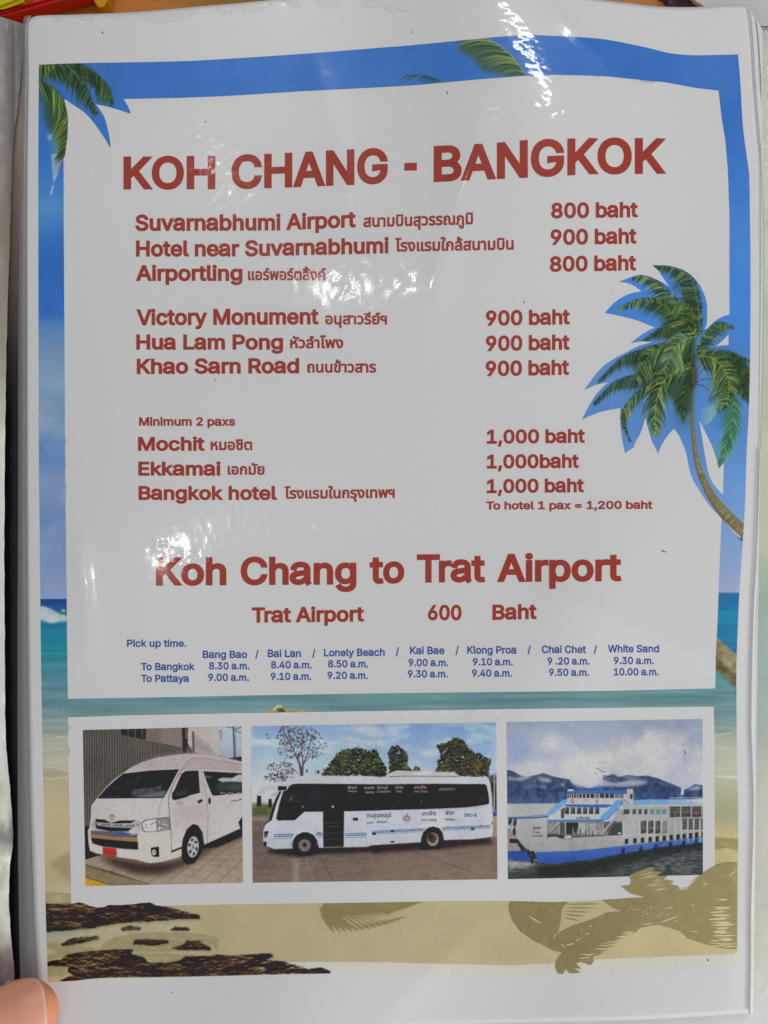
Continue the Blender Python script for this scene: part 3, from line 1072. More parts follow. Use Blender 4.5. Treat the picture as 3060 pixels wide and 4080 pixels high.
    for k in range(9):
        t = k / 8
        c.line([(1480 + t * 160, 640 - t * 14), (1512 + t * 190, 668 - t * 26), (1546 + t * 205, 690 - t * 50)], [2, 7, 3], (184, 170, 128), .9, .7, 8)
    # pale margin band under the sand
    c.view(0, 0, 1)
    lo = [(1040, 3832), (1530, 3834), (1800, 3842), (2050, 3846), (2220, 3836), (2400, 3822), (2936, 3800), (3010, 3797), (3010, 3920), (1040, 3920)]
    m, ys, xs = c.cover(lo, .5)
    rock = np.clip((c.a[ys, xs].sum(-1) - 250) / 90, 0, 1) if True else 1
    c.put(m * rock, ys, xs, (195, 190, 181), .96)
    c.a = np.clip(c.a, 20, 250)
    return c


def as_photo(c, gain=0.955):
    """print softness, uneven tone and grain"""
    c.a = blur1(c.a, .55)
    lo = fbm(c.h, c.w, 60, 60, 4, 301)
    mi = fbm(c.h, c.w, 9, 9, 3, 302)
    hi = fbm(c.h, c.w, 2.2, 2.2, 1, 6)
    c.a = c.a * (gain + (lo - .5) * .11 + (mi - .5) * .055)[..., None] + ((hi - .5) * 13)[..., None]
    c.a = np.clip(c.a, 22, 246)
    return c


# ------------------------------------------------------------------ printed photograph: white van
def paint_van():
    c = Cv(322, 2885, 978, 3540, 1.5)
    c.view(320, 2880, 2.476)
    c.a[:] = (120, 108, 98)
    W = (196, 184, 176)
    # fence
    c.poly([(0, 40), (1000, 30), (1110, 300), (700, 350), (100, 1050), (0, 1060)], vgrad([(2900, (92, 86, 80)), (3100, (84, 78, 72)), (3300, (96, 90, 84))]))
    for k in range(46):
        x = 20 + k * 25
        c.poly([(x, 60), (x + 12, 60), (x + 17, 1100), (x + 5, 1100)], (128, 118, 108), .55, .5)
        c.line([(x + 16, 60), (x + 22, 1100)], 5, (50, 46, 44), .7, .4)
    # dark wall behind the roof
    c.poly([(230, 60), (1000, 40), (1010, 300), (620, 165), (400, 120)], (98, 90, 84))
    c.poly([(400, 60), (655, 50), (655, 160), (620, 165), (405, 118)], (56, 54, 54))
    for x in (470, 540, 608):
        c.line([(x, 50), (x + 3, 150)], 7, (118, 112, 108), .9)
    c.poly([(650, 52), (1000, 45), (1005, 245), (650, 175)], (132, 120, 112))
    c.poly([(655, 60), (790, 50), (800, 205), (655, 175)], (118, 106, 100), .9, 4)
    c.line([(655, 178), (980, 248)], 5, (60, 55, 52))
    c.poly([(1000, 45), (1065, 45), (1070, 165), (1040, 300), (1015, 300)], (58, 54, 54))
    for k in range(6):
        c.line([(1035, 60 + k * 17), (1060, 66 + k * 17)], 6, (170, 168, 160), .8)
    c.poly([(1065, 45), (1360, 38), (1370, 330), (1120, 290), (1060, 200)], (190, 180, 172))
    c.poly([(1120, 100), (1260, 220), (1370, 330), (1130, 285)], (160, 148, 146), .8, 5)
    c.poly([(1100, 85), (1125, 85), (1130, 300), (1105, 300)], (104, 96, 92))
    c.poly([(1360, 38), (1600, 34), (1600, 340), (1460, 355), (1368, 320)], vgrad([(2890, (186, 194, 206)), (3020, (160, 170, 182))]))
    c.poly([(1368, 60), (1405, 80), (1410, 195), (1370, 200)], (178, 172, 168))
    for k in range(4):
        c.line([(1375, 75 + k * 22), (1402, 82 + k * 22)], 5, (70, 70, 72), .9)
    c.line([(1508, 36), (1520, 345)], 12, (72, 68, 70))
    c.line([(1526, 36), (1532, 345)], 8, (96, 92, 94))
    c.line([(1440, 45), (1500, 50), (1560, 90), (1600, 100)], 6, (66, 62, 62), .9)
    c.line([(1540, 60), (1600, 40)], 8, (60, 55, 55), .9)
    c.poly([(1450, 350), (1600, 330), (1600, 385), (1520, 370)], (52, 50, 52))
    # lawn and ground
    c.poly([(20, 1010), (160, 980), (250, 1290), (50, 1350)], (44, 52, 40))
    c.poly([(20, 1005), (110, 990), (110, 1010), (20, 1035)], (98, 84, 72))
    pave = vgrad([(3400, (158, 138, 118)), (3530, (172, 154, 136))])
    c.poly([(20, 1360), (220, 1300), (900, 1350), (1200, 1200), (1620, 1100), (1620, 1620), (20, 1620)], pave, 1, 0, 8)
    for k in range(9):
        c.line([(640 + k * 165, 1600 + k * 10), (1000 + k * 190, 1370 - k * 45), (1400 + k * 200, 1110 - k * 40)], 5, (112, 92, 76), .75, .4)
    for k in range(8):
        c.line([(930 + k * 110 - 60, 1430 - k * 38 + 30), (1620 + k * 60, 1640 - k * 92)], 4, (124, 104, 88), .7, .4)
    for k in range(4):
        c.line([(150 + k * 150, 1440 + k * 30), (360 + k * 150, 1345 + k * 25)], 4, (104, 88, 78), .7, .4)
    c.poly([(20, 1395), (330, 1490), (640, 1600), (640, 1620), (20, 1620)], (138, 122, 94), 1, 1, 14)
    c.line([(20, 1395), (300, 1475), (700, 1600)], [8, 26, 8], (92, 74, 60), .9, 2)
    c.poly([(20, 1515), (180, 1565), (330, 1610), (330, 1630), (20, 1630)], (206, 156, 44), 1, 1, 10)
    c.line([(20, 1515), (330, 1608)], 8, (90, 70, 50), .8, 1)
    # shadow under van
    c.poly([(150, 1290), (360, 1330), (620, 1380), (900, 1370), (1000, 1340), (1220, 1220), (1600, 1060), (1600, 1130), (1300, 1240), (1180, 1330), (1060, 1400), (800, 1500), (560, 1500), (300, 1400)], (62, 52, 48), .95, 12)
    c.poly([(1200, 1210), (1620, 1030), (1620, 1110), (1350, 1225), (1210, 1240)], (32, 30, 31), 1, 3)
    # ---- body
    body = [(105, 920), (108, 820), (150, 760), (250, 640), (330, 560), (415, 500), (500, 440), (620, 385), (760, 345), (920, 318), (1050, 305), (1180, 303), (1330, 325), (1500, 360), (1600, 385),
            (1620, 400), (1620, 900), (1590, 960), (1580, 1040), (1450, 1100), (1215, 1205), (1200, 1100), (1130, 1010), (1080, 1030), (1020, 1150), (1005, 1310), (960, 1330), (800, 1372), (690, 1385), (620, 1370), (540, 1345), (360, 1325), (160, 1290), (95, 1260), (80, 1180), (75, 1060), (90, 1030)]
    c.poly(body, vgrad([(3000, (188, 177, 174)), (3160, (196, 187, 184)), (3300, (200, 190, 186)), (3430, (202, 194, 184))]), 1, .5)
    # roof shade, right roof side
    c.poly([(970, 460), (1090, 350), (1180, 345), (1620, 425), (1620, 470), (1200, 455)], (176, 160, 156), .9, 3)
    c.line([(1000, 470), (1040, 400), (1100, 352), (1180, 345), (1400, 378), (1620, 418)], 8, (132, 118, 116), .9, .7)
    c.poly([(500, 440), (760, 345), (1050, 305), (1180, 303), (1340, 326), (1600, 385), (1600, 400), (1180, 335), (1080, 345), (980, 460), (700, 460)], (178, 166, 164), .8, 8)
    c.line([(1620, 470), (1200, 450), (1010, 458)], 5, (150, 136, 132), .9, .7)
    # windscreen
    c.poly([(168, 745), (260, 640), (350, 560), (425, 500), (700, 470), (975, 458), (930, 540), (880, 640), (825, 738), (500, 742)], vgrad([(3070, (40, 40, 44)), (3180, (52, 52, 56))]), 1, .5)
    c.poly([(560, 560), (600, 500), (610, 500), (570, 570), (530, 650), (515, 700), (500, 700)], (110, 108, 104), .5, 3)
    for p in ([(530, 660), (640, 640), (650, 690), (510, 720)], [(650, 650), (720, 635), (740, 680), (660, 700)], [(730, 630), (800, 615), (800, 660), (745, 670)]):
        c.poly(p, (104, 106, 110), .6, 2)
    c.poly([(505, 735), (640, 700), (850, 665), (825, 735)], (124, 128, 136), .75, 3)
    c.line([(180, 742), (500, 740), (825, 736)], 9, (28, 28, 30))
    c.line([(300, 640), (420, 640), (480, 610), (600, 520)], 4, (84, 88, 90), .7, 1)
    # side window
    c.poly([(905, 755), (920, 680), (960, 590), (1000, 500), (1040, 475), (1165, 470), (1180, 690), (1060, 720)], (38, 38, 41), 1, .5)
    c.poly([(1000, 520), (1150, 500), (1160, 640), (1080, 640)], (58, 58, 62), .6, 8)
    c.poly([(905, 690), (950, 660), (1060, 645), (1085, 650), (1090, 700), (1060, 730), (930, 765), (905, 750)], (48, 46, 52), 1, 1)
    c.poly([(940, 690), (1050, 660), (1060, 690), (950, 730)], (92, 88, 98), .6, 5)
    # pillar line
    c.line([(1000, 462), (920, 600), (870, 740), (876, 860), (893, 1060), (900, 1275)], 7, (96, 86, 82), .95, .5)
    c.line([(808, 740), (780, 820), (772, 930)], 4, (130, 118, 112), .9, .5)
    # rear windows
    c.poly([(1212, 478), (1320, 482), (1620, 500), (1620, 695), (1450, 708), (1310, 720), (1290, 690), (1250, 590)], (42, 42, 44), 1, .5)
    c.poly([(1350, 560), (1400, 540), (1500, 545), (1560, 510), (1620, 510), (1620, 590), (1500, 580), (1400, 585)], (186, 190, 194), .95, 2, 20)
    c.poly([(1330, 590), (1620, 592), (1620, 680), (1350, 680)], (74, 82, 76), .8, 5, 16)
    for k in range(9):
        c.ell(1390 + k * 28, 690 + (k % 3) * 6, 14, 6, (176, 182, 180), .8, n=9)
    c.poly([(1225, 520), (1290, 525), (1300, 545), (1240, 545)], (130, 134, 134), .6, 2)
    # handles, seams
    c.poly([(1155, 770), (1200, 752), (1208, 775), (1165, 798)], (34, 32, 34), 1, .5)
    c.ell(1275, 770, 13, 34, (34, 32, 34))
    c.line([(1190, 470), (1240, 700), (1262, 900), (1250, 1190)], 5, (136, 122, 116), .8, .5)
    c.line([(900, 870), (1150, 820), (1260, 790)], 3, (168, 152, 144), .8, .7)
    c.line([(1485, 775), (1600, 755)], 8, (70, 62, 60), .9)
    c.line([(1250, 1110), (1560, 1010)], 3, (164, 148, 140), .8, .6)
    c.poly([(900, 860), (1250, 800), (1250, 1050), (1130, 930), (1020, 980), (905, 1150)], (186, 170, 160), .4, 14)
    c.ell(985, 790, 40, 20, (140, 122, 104), .5, .3, 6)
    # fender line
    c.line([(1010, 1080), (1060, 980), (1110, 950), (1160, 950)], 4, (160, 146, 140), .7, 1, 20)
    # arch + wheel
    c.poly([(1000, 1240), (1010, 1150), (1050, 1050), (1110, 998), (1160, 1010), (1205, 1080), (1222, 1200), (1190, 1290), (1130, 1380), (1050, 1400), (1000, 1340)], (33, 31, 32), 1, .8)
    c.poly([(898, 1262), (1000, 1222), (1000, 1240), (898, 1282)], (32, 30, 31))
    c.ell(1092, 1262, 88, 132, (38, 35, 36), 1, .12)
    c.ell(1112, 1224, 56, 106, (176, 170, 170), 1, .1)
    for k in range(6):
        t = k * math.pi / 3 + .3
        c.ell(1112 + 36 * math.cos(t), 1224 + 70 * math.sin(t), 11, 20, (58, 52, 52), .95, t * .3, n=10)
    for k in range(6):
        t = k * math.pi / 3 + .82
        c.line([(1112, 1224), (1112 + 50 * math.cos(t), 1224 + 96 * math.sin(t))], 10, (206, 200, 200), .8)
    c.ell(1112, 1224, 13, 24, (140, 134, 128))
    c.poly([(1560, 980), (1600, 920), (1620, 920), (1620, 1120), (1590, 1080)], (36, 34, 36))
    # grille
    c.poly([(130, 950), (250, 950), (330, 975), (400, 960), (540, 960), (600, 970), (590, 1060), (560, 1100), (300, 1080), (130, 1050), (110, 1010)], (176, 170, 170))
    c.poly([(150, 948), (240, 955), (300, 990), (380, 965), (545, 962), (500, 990), (300, 992), (150, 980)], (42, 38, 40))
    c.poly([(130, 985), (300, 1000), (500, 1010), (580, 990), (580, 1020), (480, 1035), (300, 1025), (140, 1005)], (150, 140, 140))
    for k in range(14):
        c.ell(160 + k * 30, 1000 + k * 1.2, 13, 7, [(70, 60, 64), (206, 204, 206), (120, 84, 70), (90, 100, 150)][k % 4], .7, n=8)
    c.poly([(150, 1010), (300, 1030), (510, 1040), (470, 1070), (300, 1070), (160, 1045)], (40, 36, 38))
    c.poly([(105, 1060), (300, 1072), (500, 1090), (565, 1100), (560, 1140), (300, 1125), (100, 1100)], (104, 98, 110))
    c.poly([(310, 1072), (420, 1072), (470, 1095), (380, 1100)], (58, 84, 176), .9, 3)
    c.poly([(480, 1060), (560, 1030), (575, 1060), (530, 1105), (500, 1100)], (196, 196, 200), .9, 2)
    c.poly([(100, 1100), (300, 1125), (565, 1145), (568, 1175), (300, 1150), (105, 1130)], (164, 120, 62), 1, 1)
    c.poly([(105, 1132), (300, 1152), (568, 1176), (572, 1252), (440, 1245), (220, 1220), (120, 1190)], (40, 36, 37), 1, 1)
    for k in range(3):
        c.line([(120, 1150 + k * 18), (560, 1196 + k * 17)], 3, (66, 60, 60), .8)
    # badge
    c.ell(314, 932, 29, 29, (112, 106, 108))
    c.ell(314, 932, 23, 23, (200, 192, 188))
    c.ell(314, 930, 9, 22, (120, 112, 112), .9)
    c.ell(314, 930, 4, 17, (204, 196, 192), .9)
    c.ell(314, 920, 20, 8, (120, 112, 112), .9)
    c.ell(314, 920, 15, 4, (204, 196, 192), .9)
    # headlamp
    c.poly([(600, 985), (640, 955), (740, 940), (880, 928), (888, 1052), (760, 1075), (640, 1080), (605, 1060)], (110, 100, 104), 1, .5)
    c.poly([(612, 990), (650, 962), (750, 948), (755, 1068), (650, 1072), (615, 1050)], (206, 202, 200), 1, 1)
    c.poly([(765, 950), (872, 938), (878, 1045), (768, 1066)], (140, 134, 138), 1, 1)
    g = random.Random(5)
    for k in range(42):
        c.ell(g.uniform(620, 870), g.uniform(965, 1055), g.uniform(5, 14), g.uniform(4, 12), g.choice([(196, 150, 70), (90, 84, 90), (226, 224, 222), (160, 150, 150), (60, 54, 58), (200, 180, 150)]), .7, g.random(), n=8)
    # bumper
    c.poly([(620, 1090), (885, 1070), (895, 1250), (620, 1250)], (206, 194, 180), .5, 10)
    c.poly([(695, 1232), (775, 1220), (780, 1322), (720, 1322), (698, 1290)], (38, 35, 36), 1, .6)
    c.ell(727, 1278, 20, 28, (206, 200, 190))
    c.ell(727, 1278, 10, 14, (140, 130, 120))
    c.poly([(220, 1224), (358, 1240), (360, 1328), (222, 1308)], (182, 62, 52), 1, .4)
    for k in range(8):
        c.line([(236 + k * 15, 1258 + k * 1.6), (238 + k * 15, 1284 + k * 1.6)], 5, (140, 36, 34), .8, .4)
    c.line([(100, 1275), (360, 1328), (540, 1350), (640, 1378)], 5, (110, 96, 84), .7, 1)
    return as_photo(c)


# ------------------------------------------------------------------ printed photograph: coach
def paint_bus():
    c = Cv(994, 2870, 1990, 3525, 1.5)
    c.view(990, 2870, 3.253)
    A = c.f
    vA = lambda: c.view(990, 2870, 3.253)
    vB = lambda: c.view(1480, 2870, 3.1904)
    c.a[:] = vgrad([(2880, (136, 164, 202)), (3000, (162, 184, 210)), (3100, (188, 198, 210)), (3200, (194, 196, 198))])(c.X, c.Y)
    u = np.clip((c.X - 1300) / 500, 0, 1)[..., None]
    c.a = c.a * (1 - u * .5) + vgrad([(2880, (116, 150, 200)), (3100, (160, 182, 212))])(c.X, c.Y) * u * .5
    n = fbm(c.h, c.w, 30, 70, 4, 12)
    k = np.clip((n - .5) * 3, 0, 1) * np.clip((3080 - c.Y) / 120, 0, 1)
    c.a += k[..., None] * np.array((46, 36, 16))
    for x, y, rx, ry in ((1455, 2905, 60, 16), (1500, 2925, 50, 12), (1400, 2942, 40, 9), (1720, 3000, 45, 14), (1300, 2990, 40, 10)):
        c.view(0, 0, 1)
        c.ell(x, y, rx, ry, (206, 208, 212), .75, blur=8)
    # left horizon and road
    vA()
    c.poly([(0, 1070), (330, 1080), (330, 1300), (0, 1300)], (126, 118, 92), 1, 4, 14)
    c.poly([(0, 1120), (320, 1110), (320, 1230), (0, 1240)], (96, 98, 66), 1, 4, 16)
    c.poly([(0, 1240), (160, 1262), (280, 1290), (280, 1310), (0, 1300)], (140, 124, 112), 1, 2)
    c.view(0, 0, 1)
    road = vgrad([(3270, (118, 100, 94)), (3400, (116, 102, 95)), (3520, (128, 110, 99))])
    c.poly([(990, 3268), (1990, 3290), (1990, 3530), (990, 3530)], road, 1, 1, 7)
    n = fbm(c.h, c.w, 5, 40, 3, 31)
    k = (c.Y > 3280)
    c.a += ((n - .5) * 22 * k)[..., None]
    vB()
    c.poly([(0, 1700), (1620, 1560), (1620, 2030), (0, 2030)], (142, 120, 104), .5, 20)
    c.line([(520, 1665), (900, 1800), (1200, 1900), (1450, 2010)], [5, 9, 9, 7], (92, 76, 68), .8, 1)
    c.line([(370, 1965), (520, 1980)], [3, 8, 2], (98, 84, 76), .7, 2)
    vA()
    c.line([(930, 1770), (1020, 1930), (1110, 2100)], 9, (84, 68, 62), .8, 1)
    c.line([(745, 1770), (790, 1900), (830, 2040)], 10, (160, 144, 134), .7, 1.5)
    c.poly([(580, 1790), (660, 1790), (650, 2100), (570, 2100)], (158, 146, 142), .5, 5, 14)
    for y in (1480, 1545, 1610):
        c.line([(0, y), (190, y - 4)], 6, (98, 80, 76), .6, 1)
    # bare tree
    g = random.Random(2)
    BR = (88, 70, 64)
    for p, w in (([(690, 720), (660, 560), (600, 420), (540, 300), (470, 180), (450, 70)], [40, 16, 10, 6]), ([(695, 720), (705, 560), (690, 380), (700, 220), (690, 70)], [30, 14, 9, 6]),
                 ([(700, 600), (760, 440), (800, 300), (860, 200)], [20, 9, 5]), ([(700, 640), (620, 480), (560, 330), (520, 120)], [16, 8, 4]), ([(720, 560), (850, 400), (960, 300), (1060, 240)], [8, 5, 3]),
                 ([(660, 700), (560, 620), (440, 580), (260, 600)], [9, 6, 3]), ([(640, 740), (500, 740), (300, 760), (190, 780)], [8, 5, 3])):
        c.line(p, w, BR, .9, .4, 20)
    for cx_, cy_, rx, ry, nn in ((480, 200, 130, 130, 70), (700, 180, 190, 120, 120), (560, 380, 200, 120, 110), (420, 640, 200, 110, 130), (360, 740, 160, 60, 60), (820, 300, 200, 140, 60), (880, 440, 110, 50, 16), (250, 210, 50, 40, 8), (780, 420, 120, 90, 30)):
        for _ in range(nn):
            t, q = g.random() * 6.28, math.sqrt(g.random())
            x, y = cx_ + rx * q * math.cos(t), cy_ + ry * q * math.sin(t)
            if y < 70:
                y = 140 - y
            r = g.uniform(6, 15)
            c.ell(x, y, r, r * g.uniform(.5, .9), g.choice([(90, 70, 62), (66, 56, 56), (100, 78, 68), (58, 56, 60), (114, 90, 78)]), g.uniform(.7, 1), g.random() * 3, n=7)
    c.line([(452, 70), (470, 400), (480, 770)], [20, 14, 22], (150, 150, 158), .9, .5)
    c.line([(452, 70), (462, 240)], [20, 10], (92, 70, 66), .8, .5)
    c.line([(660, 260), (820, 190), (945, 150)], [6, 9], (130, 124, 130), .9, .5)
    c.line([(870, 640), (872, 710)], 7, (110, 112, 116))
    c.ell(905, 670, 20, 24, (74, 78, 84))
    c.ell(757, 655, 12, 24, (66, 66, 70))
    # green trees
    def tree(pts, cx_, cy_, rx, ry, n, cols, r, sd):
        c.poly(pts, cols[0], .95, 3)
        leafclump(c, cx_, cy_, rx, ry, n, cols, r, sd)
    TG = [(50, 54, 42), (64, 70, 48), (78, 84, 54), (42, 44, 38), (96, 104, 70)]
    DK = [(34, 36, 32), (46, 50, 38), (62, 68, 46), (84, 90, 60), (110, 116, 84)]
    foliage(c, [(945, 730), (990, 610), (1080, 510), (1120, 450), (1200, 400), (1270, 360), (1400, 345), (1520, 385), (1600, 380), (1690, 430), (1690, 730)], DK, 201, 5)
    c.line([(1500, 400), (1540, 350)], 3, (70, 76, 60), .7, .4)
    leafclump(c, 1340, 520, 260, 110, 26, [(140, 150, 158), (120, 130, 130)], 6, 8)
    vB()
    foliage(c, [(-10, 390), (40, 350), (90, 400), (120, 500), (190, 580), (205, 720), (-10, 720)], DK, 205, 4)
    c.line([(55, 400), (60, 300)], 4, (60, 62, 56), .7, .5)
    foliage(c, [(200, 400), (260, 330), (340, 305), (420, 390), (470, 470), (450, 560), (530, 640), (520, 700), (210, 720), (225, 560)], [(40, 42, 38), (54, 58, 44), (74, 80, 60), (110, 118, 112)], 209, 4, .1)
    foliage(c, [(530, 600), (590, 580), (640, 640), (630, 670), (520, 665)], DK, 212, 3)
    OL = [(42, 40, 34), (56, 53, 40), (72, 70, 48), (90, 86, 58), (112, 106, 78)]
    foliage(c, [(800, 310), (900, 300), (960, 265), (1010, 250), (1040, 215), (1120, 225), (1180, 245), (1220, 330), (1290, 400), (1390, 420), (1460, 460), (1530, 490), (1530, 560), (1480, 600), (1510, 720), (820, 710), (810, 640), (850, 570), (815, 520), (880, 470), (860, 400)], OL, 215, 4)
    leafclump(c, 980, 560, 90, 60, 30, [(140, 134, 130), (120, 116, 108)], 8, 11)
    c.line([(1140, 700), (1110, 520), (1120, 420)], [24, 10, 4], (56, 44, 38), .8, 1)
    c.poly([(1480, 700), (1600, 690), (1600, 800), (1500, 780)], (70, 66, 56), .9, 4)
    c.poly([(1500, 770), (1590, 800), (1600, 1150), (1540, 1150)], (52, 48, 42), .95, 3)
    c.line([(1562, 700), (1558, 1150)], 14, (176, 172, 170))
    c.poly([(1535, 1160), (1600, 1160), (1600, 1225), (1540, 1225)], (62, 78, 140), 1, 2)
    c.poly([(1530, 1230), (1610, 1230), (1610, 1480), (1540, 1480)], (160, 138, 114), 1, 3)
    # road shadow
    c.poly([(0, 1560), (620, 1540), (1000, 1500), (1500, 1490), (1560, 1570), (1300, 1590), (900, 1640), (600, 1650), (0, 1690)], (52, 42, 40), .93, 7)
    vA()
    c.poly([(240, 1660), (560, 1660), (980, 1640), (1700, 1630), (1700, 1700), (980, 1730), (700, 1770), (400, 1740), (260, 1710)], (44, 38, 38), .95, 7)
    # ---- body
    BW = vgrad([(3080, (196, 196, 200)), (3200, (196, 198, 204)), (3300, (196, 198, 206)), (3400, (186, 188, 196))])
    body = [A(np.array([q])) [0] for q in []]
    pa = np.array([(190, 1560), (195, 1420), (225, 1350), (290, 1300), (330, 1120), (400, 930), (430, 840), (500, 775), (600, 735), (760, 718), (1100, 722), (1650, 728)], float) / 3.253 + (990, 2870)
    pb = np.array([(100, 722), (500, 722), (1150, 720), (1440, 722), (1485, 745), (1510, 800), (1530, 960), (1540, 1180), (1545, 1400), (1535, 1480), (1300, 1510), (920, 1522), (640, 1548), (0, 1588)], float) / 3.1904 + (1480, 2870)
    pc = np.array([(1530, 1640), (1245, 1645), (960, 1650), (560, 1660), (330, 1668), (240, 1630), (195, 1600)], float) / 3.253 + (990, 2870)
    c.view(0, 0, 1)
    c.poly(np.vstack([pa, pb, pc]), BW, 1, .5)
    vB()
    c.poly([(165, 715), (210, 680), (320, 638), (520, 645), (800, 655), (1050, 658), (1100, 690), (1130, 712), (600, 720)], (198, 192, 190), 1, 1)
    c.poly([(520, 640), (800, 660), (700, 700), (560, 690)], (214, 210, 210), .8, 4)
    c.line([(240, 715), (500, 708), (900, 715), (1120, 712)], 10, (112, 106, 106), .9)
    for k in range(12):
        c.line([(375 + k * 17, 655), (382 + k * 17, 672)], 6, (140, 132, 130), .6)
    # glass band
    vA()
    GL = vgrad([(3110, (54, 46, 46)), (3180, (46, 42, 46)), (3240, (40, 35, 36))])
    ga = np.array([(500, 905), (520, 860), (560, 830), (640, 820), (1000, 822), (1650, 828)], float) / 3.253 + (990, 2870)
    gb = np.array([(200, 812), (800, 806), (1440, 810), (1465, 830), (1485, 920), (1500, 1040), (1490, 1062), (1440, 1075), (1200, 1108), (700, 1130), (200, 1142), (0, 1150)], float) / 3.1904 + (1480, 2870)
    gc = np.array([(1600, 1172), (1240, 1180), (1235, 1640), (970, 1645), (965, 1185), (725, 1185), (600, 1295), (380, 1300), (358, 1270), (400, 1080), (450, 920)], float) / 3.253 + (990, 2870)
    c.view(0, 0, 1)
    c.poly(np.vstack([ga, gb, gc]), GL, 1, .5)
    vA()
    for x in (700, 725, 935, 1240, 1515):
        c.line([(x, 840), (x, 1165)], 5, (28, 25, 27), .8, .4)
    c.poly([(470, 930), (700, 930), (700, 1080), (430, 1080)], (62, 62, 68), .6, 3)
    c.poly([(735, 910), (925, 910), (925, 1090), (735, 1090)], (58, 58, 66), .6, 3)
    c.poly([(1250, 940), (1500, 940), (1500, 1080), (1250, 1080)], (56, 54, 60), .6, 6)
    c.ell(550, 1020, 12, 34, (120, 122, 128), .7, .3, 2)
    c.ell(1094, 1120, 14, 18, (206, 196, 176), .9, 0, 1)
    c.ell(706, 1118, 10, 14, (186, 180, 170), .8, 0, 1)
    # windscreen edge + front
    c.poly([(300, 1300), (260, 1310), (285, 1220), (340, 1040), (400, 920), (430, 920), (370, 1060)], (40, 42, 48), 1, .6)
    c.line([(215, 1345), (270, 1310)], [3, 12], (52, 50, 54))
    c.poly([(375, 850), (495, 855), (495, 905), (380, 912)], (36, 32, 34), 1, .6)
    c.poly([(118, 965), (130, 900), (200, 855), (330, 848), (385, 850), (380, 905), (280, 900), (200, 930), (160, 960)], (184, 184, 190), 1, .6)
    c.poly([(275, 1000), (300, 950), (380, 925), (380, 965), (320, 990)], (170, 172, 182), 1, .6)
    c.poly([(112, 975), (165, 978), (168, 1110), (150, 1118), (105, 1108)], (46, 44, 46), 1, .8)
    c.poly([(262, 1018), (302, 1020), (304, 1120), (280, 1130), (254, 1118)], (46, 44, 46), 1, .8)
    # headlamp, fog
    c.poly([(205, 1440), (262, 1434), (245, 1500), (215, 1528), (202, 1500)], (44, 44, 48), 1, .5)
    c.ell(226, 1490, 9, 16, (150, 150, 156), .8)
    c.poly([(192, 1572), (236, 1574), (232, 1630), (205, 1632)], (48, 46, 48), 1, .6)
    # stripes
    BL, NV, GR = (70, 116, 178), (58, 82, 118), (130, 136, 140)
    for x0, x1, d in ((328, 590, 0), (860, 965, -10), (1252, 1530, -12)):
        c.line([(x0, 1484 + d), (x1, 1476 + d)], 13, BL, .95, .3)
        c.line([(x0, 1506 + d), (x1, 1498 + d)], 11, NV, .95, .3)
        c.line([(x0, 1534 + d), (x1, 1526 + d)], 10, GR, .9, .3)
    c.line([(330, 1415), (960, 1400)], 3, (164, 166, 170), .7, .6)
    c.line([(1240, 1385), (1660, 1380)], 3, (164, 166, 170), .7, .6)
    c.line([(1530, 1175), (1530, 1640)], 4, (130, 132, 140), .8, .4)
    c.line([(328, 1480), (326, 1660)], 3, (164, 166, 172), .6, .5)
    c.ell(410, 1478, 20, 12, (176, 104, 84), .9)
    c.ell(915, 1460, 24, 10, (120, 84, 76), .9)
    c.poly([(1352, 1262), (1420, 1262), (1420, 1302), (1355, 1302)], (60, 58, 56), 1, .8)
    c.poly([(1608, 1450), (1650, 1452), (1650, 1485), (1606, 1482)], (50, 50, 54))
    # steps
    for k, y in enumerate((1332, 1378, 1465, 1548, 1628)):
        c.line([(985, y), (1190 + k * 6, y - 4)], 8, (96, 92, 92), .8, .6)
    c.ell(1070, 1410, 7, 7, (110, 96, 80), .8)
    # wheels
    c.poly([(545, 1600), (550, 1560), (590, 1490), (650, 1445), (730, 1425), (810, 1440), (870, 1480), (905, 1550), (910, 1600)], (206, 208, 212), 1, 1)
    c.poly([(570, 1640), (575, 1560), (620, 1490), (700, 1450), (770, 1450), (850, 1490), (900, 1570), (912, 1640), (880, 1700), (800, 1755), (660, 1760), (590, 1710)], (36, 32, 33), 1, .8)
    c.ell(725, 1612, 148, 148, (42, 38, 39))
    c.ell(728, 1618, 90, 92, (70, 64, 66))
    c.ell(728, 1622, 74, 76, (132, 122, 122))
    for k in range(8):
        t = k * math.pi / 4
        c.ell(728 + 52 * math.cos(t), 1622 + 53 * math.sin(t), 9, 10, (70, 62, 62), .9, n=8)
    c.ell(728, 1616, 30, 32, (52, 48, 50))
    c.ell(556, 1600, 10, 38, (130, 126, 130), .7)
    c.ell(895, 1590, 10, 40, (150, 146, 150), .7)
    vB()
    for x0, x1, d in ((0, 680, 0), (895, 1510, -14)):
        f = lambda x: -(x * .052)
        c.line([(x0, 1412 + f(x0)), (x1, 1412 + f(x1))], 12, (86, 130, 184), .95, .3)
        c.line([(x0, 1430 + f(x0)), (x1, 1430 + f(x1))], 10, (64, 96, 112), .95, .3)
        c.line([(x0, 1450 + f(x0)), (x1, 1450 + f(x1))], 9, (128, 146, 136), .9, .3)
    c.line([(0, 1345), (620, 1310), (1520, 1265)], 3, (166, 164, 168), .7, .6)
    for x in (70, 450, 1085, 1310):
        c.line([(x, 1340), (x + 8, 1540)], 3, (160, 160, 166), .7, .5)
    for x, y in ((265, 1408), (35, 1443), (1285, 1382)):
        c.poly([(x - 22, y - 12), (x + 22, y - 14), (x + 20, y + 14), (x - 20, y + 15)], (56, 54, 58), 1, .8)
    for x, y in ((618, 1384), (975, 1356), (1398, 1350)):
        c.ell(x, y, 14, 12, (164, 96, 76), .9)
